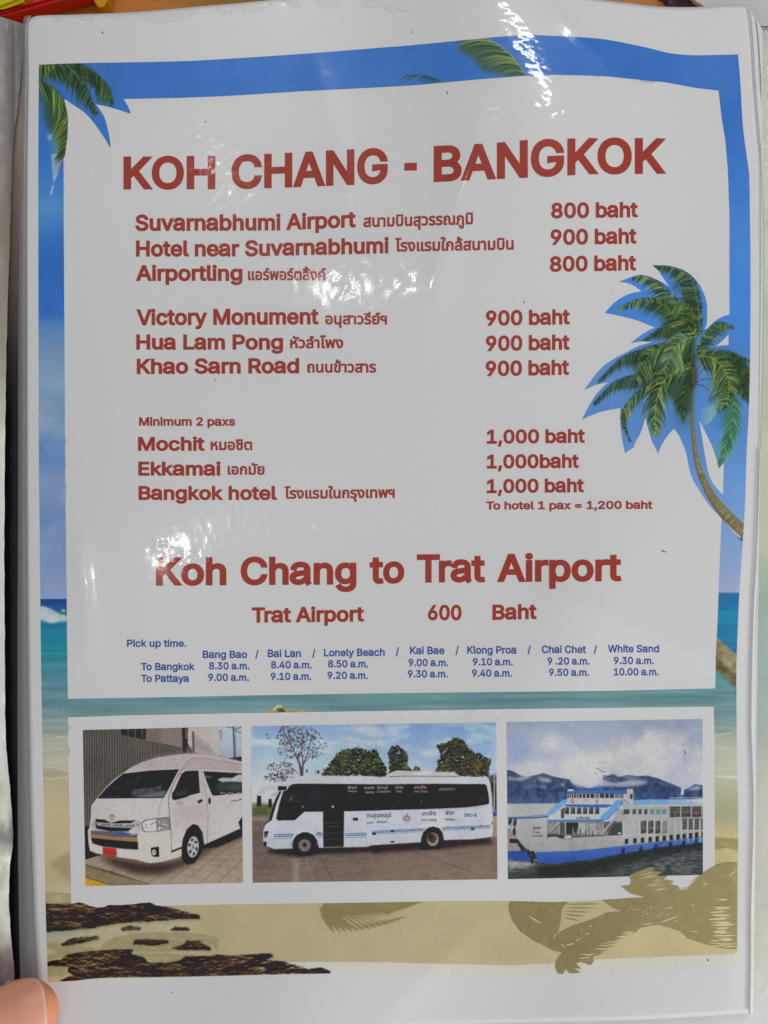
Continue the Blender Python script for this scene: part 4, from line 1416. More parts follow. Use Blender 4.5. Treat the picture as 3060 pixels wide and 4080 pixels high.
    c.poly([(242, 1535), (290, 1532), (288, 1556), (244, 1558)], (60, 58, 60), 1, .8)
    c.ell(1497, 1497, 12, 18, (70, 60, 60), 1, .3)
    c.poly([(1525, 1290), (1542, 1290), (1542, 1330), (1528, 1320)], (150, 70, 62), .9, 1)
    c.poly([(640, 1500), (650, 1430), (700, 1365), (780, 1335), (860, 1350), (905, 1410), (925, 1500)], (204, 202, 204), 1, 1)
    c.poly([(625, 1600), (632, 1500), (660, 1420), (720, 1365), (790, 1348), (860, 1370), (905, 1430), (922, 1520), (920, 1600), (860, 1635), (700, 1645), (600, 1645)], (50, 40, 38), 1, 1)
    c.ell(765, 1510, 118, 126, (54, 46, 44))
    c.ell(780, 1512, 76, 86, (134, 124, 122))
    c.ell(768, 1500, 56, 62, (78, 64, 60), 1, 0, 3)
    c.ell(752, 1476, 26, 34, (48, 38, 36), .9, 0, 3)
    for k in range(9):
        t = .3 + k * .3
        c.line([(780 + 40 * math.cos(t), 1516 + 48 * math.sin(t)), (780 + 70 * math.cos(t), 1512 + 80 * math.sin(t))], [4, 10], (206, 200, 200), .7, .6)
    # crest
    c.ell(450, 1243, 34, 36, (128, 56, 56))
    c.ell(450, 1243, 20, 22, (206, 202, 204))
    c.ell(450, 1238, 9, 12, (150, 80, 80), .7)
    c.line([(404, 1200), (400, 1250), (425, 1292)], [3, 10, 4], (92, 98, 124), .9, .5, 12)
    c.line([(496, 1200), (500, 1250), (475, 1292)], [3, 10, 4], (92, 98, 124), .9, .5, 12)
    c.line([(425, 1295), (475, 1295)], 5, (92, 98, 124), .8)
    c.ell(452, 1192, 10, 8, (70, 74, 90), .9)
    # interior glints
    c.ell(632, 1035, 10, 14, (150, 126, 80), .7, 0, 1)
    c.poly([(820, 960), (1420, 940), (1440, 1050), (1000, 1100), (830, 1090)], (62, 48, 42), .6, 10)
    c.poly([(1380, 980), (1430, 960), (1430, 1020), (1390, 1030)], (96, 90, 86), .5, 5)
    for k in range(40):
        g2 = random.Random(k)
        x, y = g2.uniform(0, 1400), g2.uniform(940, 1100)
        c.ell(x, y, g2.uniform(20, 60), g2.uniform(6, 20), g2.choice([(74, 66, 62), (34, 28, 30), (86, 76, 70)]), .35, 0, 3)
    for x in (435, 795):
        c.line([(x, 815), (x, 1130)], 5, (34, 29, 30), .7, .5)
    c.line([(0, 930), (1480, 920)], 3, (74, 62, 58), .6, .8)
    return as_photo(c)


# ------------------------------------------------------------------ printed photograph: car ferry
def paint_ferry():
    c = Cv(2012, 2860, 2808, 3515, 1.5)
    c.view(2000, 2860, 1.9988)
    c.a[:] = vgrad([(2870, (150, 158, 180)), (2990, (168, 174, 188)), (3090, (178, 182, 192)), (3200, (178, 184, 196))])(c.X, c.Y)
    n = fbm(c.h, c.w, 55, 75, 5, 41)
    k = np.clip((n - .44) * 3.4, 0, 1) * np.clip((c.Y - 2890) / 80, 0, 1)
    sky = c.a.copy()
    c.a = c.a * (1 - k[..., None] * .85) + np.array((196, 192, 190)) * k[..., None] * .85
    n = fbm(c.h, c.w, 36, 60, 5, 44)
    k = np.clip((n - .52) * 3.6, 0, 1) * gs(c.X, 2560, 200) * gs(c.Y, 2940, 90)
    c.a = c.a * (1 - k[..., None] * .7) + np.array((136, 136, 172)) * k[..., None] * .7
    for x, y, rx, ry, a in ((640, 420, 200, 120, .7), (280, 400, 150, 60, .7), (1050, 330, 200, 140, .6), (870, 330, 60, 40, .7), (380, 220, 70, 60, .5), (1250, 250, 200, 160, .5)):
        c.ell(x, y, rx, ry, (204, 200, 196), a, blur=12)
    c.poly([(30, 130), (160, 110), (240, 260), (150, 330), (40, 380)], (140, 158, 196), .7, 14)
    # mountains
    BM = vgrad([(3080, (74, 84, 108)), (3150, (62, 76, 112)), (3200, (78, 94, 134))])
    c.poly([(30, 412), (90, 425), (150, 460), (200, 470), (270, 455), (330, 440), (400, 465), (470, 480), (540, 490), (560, 520), (700, 560), (700, 690), (30, 690)], BM, 1, 1)
    c.poly([(700, 560), (780, 520), (810, 455), (850, 460), (885, 445), (930, 470), (1000, 455), (1080, 465), (1160, 460), (1240, 480), (1310, 510), (1400, 545), (1460, 570), (1540, 528), (1610, 540), (1610, 640), (1050, 690), (700, 690)], BM, 1, 1)
    mn = fbm(c.h, c.w, 14, 10, 4, 66)
    mm = np.clip(1.2 - np.abs(c.a - np.array((66, 84, 124))).sum(-1) / 90, 0, 1)
    c.a += ((mn - .5) * 52 * mm)[..., None] * np.array((1, 1, .8))
    for k in range(26):
        gx = random.Random(k + 5)
        x = gx.uniform(60, 1580)
        c.ell(x, 500 + 40 * math.sin(x / 200.) + gx.uniform(-35, 30), gx.uniform(14, 60), gx.uniform(5, 14), (182, 184, 192), gx.uniform(.15, .4), gx.uniform(-.3, .3), 3)
    for p in ([(40, 470), (120, 480), (200, 460), (240, 470), (160, 500), (60, 495)], [(280, 470), (340, 480), (400, 490), (380, 515), (310, 500)], [(540, 510), (620, 460), (740, 450), (800, 490), (900, 520), (1000, 500), (1100, 495), (1170, 520), (1080, 540), (980, 550), (850, 545), (700, 560), (600, 555)],
              [(1470, 570), (1560, 540), (1600, 560), (1540, 575)], [(460, 520), (500, 525), (490, 545)]):
        c.poly(p, (190, 190, 196), .75, 4)
    c.poly([(30, 685), (520, 680), (520, 800), (30, 800)], (176, 176, 174), 1, 1)
    # water
    c.poly([(30, 1000), (1620, 940), (1620, 1310), (30, 1310)], vgrad([(3380, (70, 76, 78)), (3440, (84, 90, 92)), (3510, (78, 82, 76))]), 1, 0)
    n = fbm(c.h, c.w, 3, 14, 3, 51)
    m = c.Y > 3380
    c.a += ((n - .5) * 90 * m)[..., None] * np.array((1, 1, .95))
    c.poly([(280, 1170), (600, 1140), (950, 1080), (1400, 1010), (1620, 980), (1620, 1040), (1200, 1110), (1000, 1160), (700, 1250), (400, 1290), (250, 1280)], (40, 44, 42), .85, 12)
    c.poly([(30, 1240), (500, 1260), (900, 1230), (900, 1310), (30, 1310)], (50, 56, 42), .6, 20)
    c.poly([(30, 1140), (160, 1145), (280, 1165), (200, 1190), (60, 1200)], (170, 166, 160), .75, 4, 40)
    # hull
    c.poly([(45, 800), (360, 790), (360, 800), (960, 930), (1620, 900), (1620, 990), (980, 1020), (280, 1070), (215, 1060), (150, 1000), (100, 880), (45, 830)], (164, 162, 160), 1, 1)
    HU = vgrad([(3260, (176, 174, 174)), (3400, (158, 156, 156))])
    c.poly([(85, 812), (360, 800), (362, 965), (960, 935), (1620, 905), (1620, 985), (980, 1020), (600, 1062), (265, 1075), (160, 1010), (120, 920)], HU, 1, .5)
    c.poly([(960, 650), (1040, 690), (1320, 690), (1320, 990), (965, 1010)], (168, 166, 166), 1, .5)
    c.poly([(1320, 690), (1620, 680), (1620, 960), (1320, 990)], (160, 158, 156), 1, .5)
    c.poly([(265, 1070), (600, 1058), (980, 1018), (1300, 978), (1620, 940), (1620, 990), (1300, 1025), (980, 1078), (700, 1130), (400, 1162), (290, 1155)], vgrad([(3340, (82, 114, 172)), (3400, (66, 98, 172)), (3440, (54, 82, 158))]), 1, .7)
    for x, y in ((965, 1060), (1105, 1048), (1225, 1030), (1340, 1012), (1445, 1000), (1545, 985)):
        c.ell(x, y, 15, 26, (46, 50, 62), .85, .3, 1.2)
    # ramp / left boat
    c.poly([(40, 880), (110, 900), (140, 1000), (150, 1060), (40, 1070)], (150, 140, 132), 1, 1)
    c.poly([(60, 962), (122, 965), (118, 1000), (62, 998)], (52, 48, 50))
    c.poly([(40, 1060), (180, 1060), (240, 1100), (250, 1150), (150, 1140), (40, 1125)], (54, 82, 152), 1, 1.5)
    for x, y, a in ((65, 824, .2), (104, 834, .1), (98, 905, 0), (135, 1000, -.4), (155, 1030, -.5), (215, 1080, -.2), (250, 1090, -.2), (240, 1130, 0)):
        c.ell(x, y, 13, 34, (52, 48, 50), .9, a, 1)
    c.line([(90, 840), (50, 900)], 5, (110, 104, 104))
    # decks: open car deck
    c.poly([(362, 830), (960, 825), (960, 935), (520, 962), (362, 962)], (96, 92, 90), 1, 1)
    for x0, x1, col in ((362, 450, (140, 136, 134)), (455, 500, (86, 84, 84)), (505, 610, (52, 50, 52)), (615, 670, (176, 174, 172)), (690, 740, (170, 168, 166)), (745, 790, (150, 148, 148)), (880, 955, (84, 86, 82))):
        c.poly([(x0, 835), (x1, 835), (x1, 920), (x0, 925)], col, .9, 2)
    c.poly([(362, 930), (480, 935), (560, 940), (560, 965), (362, 965)], (62, 58, 56), 1, 1)
    c.poly([(365, 950), (430, 945), (470, 962), (365, 968)], (170, 168, 160), 1, 1)
    c.poly([(490, 940), (545, 935), (560, 960), (510, 965)], (188, 184, 178), 1, 1)
    g = random.Random(8)
    for k in range(60):
        x = g.uniform(560, 950)
        c.line([(x, g.uniform(870, 900)), (x + g.uniform(-5, 5), g.uniform(915, 950))], g.uniform(3, 7), g.choice([(150, 148, 146), (64, 60, 60), (180, 178, 174), (46, 44, 46)]), .8, .5)
    for x in (455, 505, 612, 680, 742, 800):
        c.line([(x, 830), (x + 2, 930)], 9, (176, 174, 172), .9, .4)
    for y in (905, 918, 930):
        c.line([(560, y + 8), (955, y - 6)], 2.5, (176, 174, 172), .8, .3)
    for x0 in (360, 560, 740):
        pass
    # stairs
    for (xa, ya, xb, yb) in ((385, 905, 490, 790), (790, 930, 910, 790)):
        c.line([(xa, ya), (xb, yb)], 18, (168, 166, 164), .95, .5)
        c.line([(xa + 12, ya + 8), (xb + 10, yb + 14)], 4, (70, 66, 66), .8, .4)
        for k in range(12):
            f = k / 11
            c.line([(xa + (xb - xa) * f - 8, ya + (yb - ya) * f + 4), (xa + (xb - xa) * f + 10, ya + (yb - ya) * f + 4)], 3, (96, 92, 92), .8, .3)
        c.line([(xa - 25, ya - 20), (xb - 25, yb - 20)], 3, (180, 178, 176), .9, .3)
    # superstructure, mid deck
    c.poly([(380, 790), (500, 700), (520, 650), (960, 650), (900, 740), (820, 810), (365, 822)], (186, 184, 184), 1, .6)
    c.poly([(470, 730), (497, 715), (495, 800), (470, 800)], (66, 62, 62), .9, 1)
    for k in range(6):
        x = 500 + k * 48
        c.poly([(x, 712), (x + 34, 713), (x + 36, 768), (x, 765)], (64, 70, 72), 1, .6)
        c.poly([(x + 4, 716), (x + 20, 716), (x + 12, 745), (x + 4, 745)], (130, 140, 140), .6, 1)
    c.poly([(497, 690), (850, 690), (880, 700), (830, 716), (510, 706)], (58, 104, 168), 1, .6)
    # front canopies
    c.poly([(362, 812), (760, 808), (830, 806), (800, 824), (362, 826)], (66, 112, 172), 1, .5)
    c.line([(362, 812), (800, 808)], 4, (130, 176, 214), .9, .4)
    c.poly([(45, 796), (200, 790), (350, 778), (400, 768), (480, 700), (525, 655), (500, 648), (430, 690), (350, 768), (200, 782), (45, 790)], (92, 142, 198), 1, .5)
    c.line([(45, 800), (240, 796), (370, 786)], 9, (54, 66, 96), .95, .5)
    c.poly([(355, 770), (440, 690), (490, 650), (525, 652), (480, 705), (400, 770)], (112, 160, 208), .95, .6)
    c.poly([(770, 800), (840, 740), (910, 655), (970, 648), (940, 690), (880, 760), (830, 812)], (104, 154, 206), 1, .6)
    c.line([(835, 812), (890, 755), (960, 680)], 6, (62, 88, 130), .8, .5)
    # arch in the side
    c.poly([(860, 910), (880, 870), (910, 845), (950, 850), (956, 900), (956, 930), (850, 938)], (72, 74, 70), 1, 1)
    c.poly([(900, 740), (935, 730), (960, 760), (985, 790), (990, 825), (905, 830)], (160, 158, 158), .9, 1)
    c.line([(905, 735), (940, 732), (965, 770)], 5, (84, 82, 84), .8, .6, 10)
    for x in (925,):
        c.rect(x, 912, x + 22, 926, (206, 204, 202), .9)
    # bridge
    c.poly([(520, 600), (1045, 605), (1048, 690), (970, 650), (880, 660), (520, 650)], (186, 182, 180), 1, .5)
    c.poly([(995, 565), (1045, 568), (1048, 700), (990, 660)], (180, 178, 178), 1, .5)
    c.poly([(1020, 605), (1040, 608), (1038, 648), (1020, 645)], (70, 70, 74))
    c.poly([(520, 585), (560, 572), (780, 572), (990, 575), (990, 608), (760, 598), (520, 604)], (62, 106, 166), 1, .5)
    c.rect(522, 570, 570, 584, (206, 204, 202), 1)
    c.rect(772, 540, 804, 580, (60, 108, 168), 1)
    xs = [524, 540, 556, 574, 596, 614, 642, 672, 704, 742, 780, 822, 858, 898, 938]
    for i, x in enumerate(xs):
        w = (xs[i + 1] - x - 7) if i + 1 < len(xs) else 30
        c.poly([(x, 603), (x + w, 604), (x + w, 640), (x, 637)], (58, 60, 66), 1, .4)
        if i in (9, 13, 14):
            c.poly([(x, 603), (x + w, 604), (x + w, 640), (x, 637)], (140, 150, 164), .6, .6)
    for x, y in ((562, 663), (757, 668)):
        c.ell(x, y, 13, 18, (166, 76, 70))
        c.ell(x, y, 7, 11, (186, 180, 178))
    c.line([(640, 680), (675, 650), (700, 680)], [3, 12, 3], (150, 128, 104), .8, .6)
    # mast
    c.line([(800, 365), (802, 440), (790, 545)], [5, 8, 10], (190, 188, 186), 1, .4)
    c.line([(750, 402), (775, 412), (805, 432), (825, 425)], 7, (112, 106, 104), .95, .4)
    c.line([(770, 358), (832, 354)], 4, (120, 116, 114), .9, .4)
    c.line([(745, 435), (748, 475), (785, 480)], 6, (186, 184, 182), .9, .4)
    c.line([(858, 420), (860, 448), (800, 470)], 5, (186, 184, 182), .9, .4)
    c.line([(740, 435), (750, 440)], 8, (100, 96, 96), .9)
    # tall mast
    c.line([(1455, 262), (1448, 420), (1436, 615)], [4, 8, 26], (186, 184, 188), 1, .4)
    c.line([(1450, 262), (1462, 285)], 12, (110, 100, 98), .9, .4)
    c.line([(1455, 262), (1454, 360)], 4, (120, 110, 108), .8)
    c.line([(1448, 370), (1510, 520)], 2, (150, 150, 160), .6, .5)
    # right deck
    c.poly([(1045, 658), (1150, 650), (1400, 650), (1540, 668), (1500, 690), (1200, 688), (1048, 700)], (116, 160, 202), 1, .6)
    for k in range(22):
        c.line([(1055 + k * 21, 658), (1060 + k * 21, 690)], 4, (150, 186, 214), .6, .5)
    c.poly([(1418, 612), (1446, 612), (1450, 648), (1415, 648)], (70, 116, 176), 1, .5)
    for y in (634, 650, 668):
        c.line([(1330, y + 4), (1610, y)], 4, (186, 184, 184), .9, .3)
    for k in range(16):
        c.line([(1335 + k * 18, 634), (1336 + k * 18, 680)], 3, (180, 178, 180), .8, .3)
    c.ell(1216, 680, 9, 12, (196, 150, 60))
    c.line([(1050, 702), (1330, 698), (1610, 690)], 7, (190, 188, 186), 1, .4)
    for i, (x0, x1) in enumerate(((968, 1016), (1040, 1066), (1088, 1112), (1134, 1158), (1178, 1212), (1226, 1262), (1272, 1308))):
        c.poly([(x0, 730), (x1, 727), (x1, 766), (x0, 769)], (70, 78, 82) if i < 4 else (104, 132, 138), 1, .5)
    for x0, x1 in ((1338, 1418), (1428, 1504), (1514, 1588), (1596, 1620)):
        c.poly([(x0, 708), (x1, 705), (x1, 788), (x0, 792)], (66, 62, 62), 1, .5)
        for k in range(5):
            xx = x0 + (x1 - x0) * (k + .5) / 5
            c.line([(xx, 712), (xx + g.uniform(-8, 8), 745)], 6, (140, 136, 134), .7, .5)
        c.line([(x0, 752), (x1, 750)], 4, (176, 174, 172), .9)
        c.line([(x0, 768), (x1, 766)], 3, (156, 154, 152), .8)
    for x, y in ((1380, 772), (1552, 762)):
        c.ell(x, y, 13, 13, (158, 84, 76), .8)
    for x0, x1 in ((1104, 1150), (1164, 1206), (1222, 1262), (1276, 1320)):
        c.poly([(x0, 826), (x1, 816), (x1, 915), (x0, 926)], (74, 70, 68) if x0 != 1276 else (130, 126, 124), 1, .5)
        c.line([(x0, 880), (x1, 872)], 4, (170, 168, 166), .9)
        c.line([(x0, 896), (x1, 888)], 3, (150, 148, 146), .8)
        c.poly([(x0 + 6, 830), (x1 - 14, 826), (x1 - 20, 870), (x0 + 8, 872)], (150, 148, 148), .4, 2)
    for x0, x1 in ((1436, 1474), (1486, 1520), (1534, 1570), (1584, 1620)):
        c.poly([(x0, 802), (x1, 798), (x1, 884), (x0, 892)], (78, 72, 70), 1, .5)
        for k in range(4):
            c.line([(x0 + 2, 812 + k * 20), (x1 - 2, 806 + k * 20)], 5, (170, 166, 160), .7, .5)
    for x in (970, 1098, 1158, 1214, 1268, 1324, 1380, 1430, 1480, 1526, 1576):
        c.line([(x, 815), (x + 2, 985)], 8, (190, 188, 186), .8, .4)
    for i, x in enumerate((978, 1045, 1105, 1166, 1222, 1278, 1334, 1388, 1438, 1488, 1536, 1588)):
        y = 966 - i * 5.2
        c.poly([(x, y), (x + 28, y - 3), (x + 28, y + 38), (x, y + 42)], (54, 52, 54), 1, .7)
    c.line([(365, 968), (960, 938), (1100, 925)], 4, (196, 194, 190), .8, .5)
    n = fbm(c.h, c.w, 40, 12, 3, 77)
    k = (gs(c.Y, 3370, 30) * (c.X > 2080))
    c.a -= (np.clip(n - .6, 0, 1) * 60 * k)[..., None] * np.array((.7, 1, 1.2))
    return as_photo(c)

# ------------------------------------------------------------------ outlines on the page (page coordinates)
PAPER_T = [(107, 78), (118, 74), (160, 62), (300, 58), (500, 50), (640, 40), (800, 25), (1000, 8), (1250, -18), (1600, -48), (2000, -52), (2250, -22), (2400, 0), (2500, 12), (2600, 24), (2700, 28), (2800, 27), (2880, 20), (2975, 20)]
PAPER_R = [(2975, 20), (2991, 163), (3001, 325), (3012, 460), (3021, 570), (3033, 650), (3041, 763), (3044, 1088), (3041, 1360), (3037, 1576), (3030, 1793), (3022, 2017), (3012, 2234), (3001, 2397), (2993, 2614), (2989, 2885), (2993, 3000), (3000, 3195), (2995, 3400), (2988, 3630), (2988, 3830), (2984, 4038)]
PAPER_L = [(107, 78), (112, 300), (107, 600), (105, 900), (105, 1300), (105, 1800), (107, 2200), (110, 2600), (114, 2900), (119, 3200), (127, 3450), (136, 3700), (147, 3900), (156, 4110)]
PAPER_B = [(156, 4110), (1000, 4104), (1500, 4095), (1937, 4078), (2549, 4063), (2984, 4038)]
SC_T = [(155, 258), (310, 252), (640, 246), (830, 239), (1200, 215), (1530, 189), (1620, 182), (1850, 160), (2020, 144), (2110, 140), (2210, 143), (2340, 150), (2430, 160), (2570, 188), (2670, 212), (2760, 220), (2850, 219), (2941, 217)]
SC_R = [(2941, 217), (2950, 330), (2960, 500), (2975, 620), (2985, 700), (2988, 850), (2990, 1020), (2990, 1300), (2985, 1600), (2975, 1800), (2967, 2040), (2946, 2365), (2936, 2600), (2934, 2740), (2937, 3060), (2941, 3200), (2940, 3500), (2937, 3845)]
SC_L = [(155, 258), (153, 600), (153, 1000), (154, 1500), (155, 1800), (159, 2200), (163, 2600), (168, 2900), (171, 3060), (177, 3300), (182, 3613), (191, 3912)]
SC_B = [(191, 3912), (300, 3908), (400, 3898), (700, 3893), (1310, 3879), (1530, 3885), (1850, 3893), (2100, 3892), (2220, 3882), (2500, 3868), (2937, 3845)]

v6 = lambda p: [(x / 1.8433 + 2290, y / 1.8433 + 1040) for x, y in p]
v1 = lambda p: [(x / 3.858 + 130, y / 3.858 + 230) for x, y in p]
v3 = lambda p: [(x / 1.5361 + 1900, y / 1.5361 + 3300) for x, y in p]

PANEL = (
    [(720, 390), (900, 383), (1200, 364), (1530, 347), (1650, 340), (1900, 317), (2080, 303), (2200, 298), (2400, 303), (2650, 328), (2770, 350), (2863, 361), (2875, 470), (2890, 560), (2900, 680), (2906, 850), (2906, 1020)]
    + v6([(1135, 395), (1100, 402), (1070, 415), (1030, 440), (1000, 468), (965, 503), (955, 492), (968, 468), (973, 400), (972, 330), (962, 275), (945, 230), (920, 180), (890, 140), (860, 108), (830, 85), (790, 62), (740, 45), (690, 34), (650, 30), (568, 30),
          (595, 52), (620, 78), (640, 110), (660, 140), (695, 190), (665, 170), (640, 155), (600, 135), (560, 118), (520, 105), (490, 101), (460, 104), (430, 112), (380, 130), (322, 153), (360, 156), (400, 166), (440, 185), (490, 222), (455, 228), (420, 235), (375, 252), (330, 276), (280, 315), (220, 382),
          (280, 392), (330, 403), (400, 420), (470, 440), (530, 465), (590, 490), (555, 502), (520, 522), (480, 548), (410, 603), (450, 596), (500, 590), (570, 594), (530, 606), (480, 620), (430, 642), (380, 670), (310, 705), (250, 742), (220, 762), (190, 792), (150, 835), (67, 950),
          (105, 930), (140, 915), (190, 900), (250, 890), (220, 912), (190, 942), (160, 975), (130, 1020), (95, 1080), (52, 1165), (110, 1138), (180, 1110), (260, 1092), (335, 1080), (333, 1140), (335, 1200), (342, 1270), (352, 1335), (368, 1410), (432, 1370), (445, 1330), (480, 1270), (502, 1210), (522, 1145),
          (530, 1200), (545, 1255), (565, 1320), (612, 1415), (632, 1360), (660, 1312), (690, 1272), (725, 1233), (750, 1258), (770, 1290), (792, 1340), (812, 1392), (825, 1440), (835, 1500), (850, 1560), (870, 1612), (898, 1660), (930, 1710), (955, 1750), (985, 1790), (1010, 1820), (1040, 1850), (1080, 1893)])
    + [(2874, 2080), (2868, 2230), (2863, 2363), (2858, 2500), (2852, 2600), (2850, 2743), (2700, 2746), (2450, 2752), (2000, 2757), (1530, 2762), (1000, 2771), (600, 2779), (270, 2784), (268, 2600), (266, 2400), (263, 2200), (260, 1900), (258, 1600), (256, 1200), (254, 900), (253.5, 700)]
    + v1([(475, 1560), (485, 1530), (500, 1490), (512, 1410), (522, 1320), (532, 1250), (538, 1160), (541, 1080), (543, 980), (540, 900), (528, 820), (514, 760), (500, 700), (488, 650), (500, 642), (520, 650), (570, 690), (640, 735), (700, 772), (780, 830), (850, 892), (900, 950), (950, 1010), (985, 1062),
          (1040, 1140), (1100, 1230), (1150, 1315), (1188, 1380), (1197, 1360), (1192, 1290), (1180, 1210), (1160, 1120), (1140, 1040), (1122, 965), (1098, 900), (1060, 840), (1020, 780), (970, 716), (1040, 730), (1120, 745), (1200, 765), (1260, 785), (1330, 803), (1400, 828), (1500, 862), (1506, 845),
          (1485, 790), (1460, 735), (1425, 680), (1400, 635)])
    + [(580, 393)])
ISLAND = v6([(915, 1168), (932, 1205), (948, 1235), (975, 1290), (1000, 1340), (1022, 1395), (1040, 1452), (1057, 1524), (1075, 1505), (1095, 1480), (1092, 1600), (1088, 1718), (1062, 1690), (1040, 1665), (1012, 1628), (992, 1590), (972, 1520), (958, 1440), (945, 1360), (932, 1280), (922, 1220)])
TRI = v6([(1030, 628), (1060, 608), (1090, 580), (1130, 540), (1128, 617), (1080, 619)])
PHOTO_PANEL = [(270, 2858), (500, 2850), (922, 2842), (1530, 2832), (2100, 2824), (2844, 2815), (2847, 2958), (2847, 3060), (2849, 3440), (2850, 3560), (2498, 3579), (2350, 3588), (2212, 3594), (2033, 3590), (1800, 3589), (1530, 3595), (1000, 3602), (700, 3607), (666, 3610), (622, 3607), (612, 3600), (598, 3595), (580, 3597), (559, 3598), (530, 3603), (513, 3603), (480, 3606), (436, 3605), (424, 3609), (413, 3614), (383, 3616), (370, 3611), (358, 3610), (345, 3601), (330, 3597), (314, 3595), (298, 3598), (283, 3601), (279, 3337), (272, 3060)]
VAN = [(330, 2909), (962, 2894), (968, 3517), (341, 3531)]
BUS = [(1001, 2894), (1977, 2879), (1982, 3503), (1007, 3517)]
FERRY = [(2018.5, 2877.5), (2799, 2866), (2801, 3486), (2024, 3503)]

# ------------------------------------------------------------------ materials in use
M_paper = mat_paper('white_paper', alb4((192, 190, 188)), grain=0.035)
M_panel = mat_paper('printed_white', alb4((191, 189, 187)), grain=0.04)
M_print = mat_paper('ink_colours', attr='ink', rough=0.5, grain=0.09, scale=2200)
M_red = mat_paper('red_ink', alb4((146, 62, 52)), grain=0.10, scale=3000)
M_blue = mat_paper('blue_ink', alb4((56, 82, 142)), grain=0.10, scale=3000)
M_shadow = mat_paper('khaki_ink', alb4((150, 136, 96)), grain=0.07)
M_gap = mat_paper('sand_ink', alb4((192, 180, 138)), grain=0.06)
M_leaf = mat_paper('leaf_colours', attr='ink', rough=0.5, grain=0.05, scale=300)


def attr_mesh(name, S, z, cv, m, parent, label=None, keep=None, colfn=None):
    nv, nu = S.shape[:2]
    x, y = S[..., 0].ravel(), S[..., 1].ravel()
    V = surf(x, y, z) if not callable(z) else P(x, y, z(x, y))
    F = gridfaces(nv, nu)
    col = cv.sample(x, y) if cv is not None else colfn(x, y)
    if keep is not None:
        k = keep(x, y)
        F = F[k[F].any(1)]
        used = np.zeros(len(V), bool)
        used[F.ravel()] = True
        idx = np.cumsum(used) - 1
        V, col, F = V[used], col[used], idx[F]
    me = mesh(name, V, F)
    a = me.color_attributes.new('ink', 'FLOAT_COLOR', 'POINT')
    c4 = np.ones((len(V), 4), dtype=np.float32)
    c4[:, :3] = alb(col)
    a.data.foreach_set('color', c4.ravel())
    return link(name, me, m, parent, label, True)


def orient(lps):
    out = []
    for l in lps:
        l = np.asarray(l, dtype=np.float64)
        x, y = l.T
        if (x * np.roll(y, -1) - np.roll(x, -1) * y).sum() < 0:
            l = l[::-1]
        out.append(l)
    return out


# ================================================================== the printed notice
notice = thing('printed_notice', 'printed KOH CHANG - BANGKOK fare list with beach border and three vehicle photos', 'notice')
S = coons(PAPER_L, PAPER_R, PAPER_T, PAPER_B, 150, 200)
V = surf(S[..., 0].ravel(), S[..., 1].ravel(), 0)
o = link('paper', mesh('paper', V, gridfaces(200, 150)), M_paper, notice, None, True)
sm = o.modifiers.new('thickness', 'SOLIDIFY')
sm.thickness = 0.0002
sm.offset = -1

cv_s = paint_scenery()
S = coons(SC_L, SC_R, SC_T, SC_B, 1130, 1480)
inset_panel = np.array(PANEL)


def keep_scenery(x, y):
    a = in_poly(x, y, PANEL) | in_poly(x, y, PHOTO_PANEL)
    # drop only points well inside the white panels
    b = np.ones(x.shape, bool)
    for dx, dy in ((7, 0), (-7, 0), (0, 7), (0, -7)):
        b &= in_poly(x + dx, y + dy, PANEL) | in_poly(x + dx, y + dy, PHOTO_PANEL)
    return ~(a & b)


attr_mesh('beach_print', S, 0.00003, cv_s, M_print, notice, keep=keep_scenery)
flat_print('text_panel', [PANEL], 0.00009, M_panel, notice)
flat_print('panel_gap', [ISLAND], 0.00009, M_panel, notice)
flat_print('panel_gap', [TRI], 0.00009, M_panel, notice)
flat_print('photo_panel', [PHOTO_PANEL], 0.00009, M_panel, notice)


def photo(q, cv, n, label):
    (a, b, c, d) = q
    S = coons([a, d], [b, c], [a, b], [d, c], n[0], n[1], smooth=False)
    # the sheet's ripple carries the photo edges with it
    S[..., 1] += 4 * np.sin((S[..., 0] - 2033) / 260.) * (S[..., 0] > 2033) * np.clip((S[..., 1] - 3200) / 300, 0, 1) if n[2] else 0
    return attr_mesh('photo_print', S, 0.00014, cv, M_print, notice, label)


p_van = photo(VAN, paint_van(), (330, 326, 0), 'photo of a white van parked on paving by a fence')
p_bus = photo(BUS, paint_bus(), (500, 326, 0), 'photo of a white coach with dark windows and an open door')
p_fer = photo(FERRY, paint_ferry(), (410, 326, 0), 'photo of a blue and white car ferry before cloudy mountains')

# frond shadow printed over panel and ferry
L1 = [(205, 450), (500, 458), (560, 452), (540, 470), (520, 500), (515, 560), (500, 625), (470, 665), (468, 720), (525, 760), (470, 750), (420, 722), (350, 690), (270, 635), (220, 570), (200, 510), (197, 480)]
L2 = [(500, 645), (600, 595), (700, 565), (760, 540), (790, 522), (900, 512), (960, 490), (1100, 470), (1200, 440), (1260, 480), (1240, 630), (1180, 610), (1110, 590), (1050, 600), (1000, 610), (970, 640), (905, 640), (930, 655), (850, 660), (890, 675), (820, 690), (870, 700), (780, 712), (835, 725),
      (750, 735), (805, 745), (740, 760), (775, 765), (710, 785), (715, 815), (695, 840), (640, 818), (605, 826), (640, 862), (590, 852), (635, 885), (565, 888), (545, 862), (525, 893), (498, 890), (480, 855), (485, 820), (510, 780), (530, 760), (470, 745), (465, 700)]
L3 = [(770, 443), (935, 430), (1040, 428), (1130, 438), (1240, 370), (1290, 480), (1200, 520), (1000, 500), (900, 512), (830, 485)]
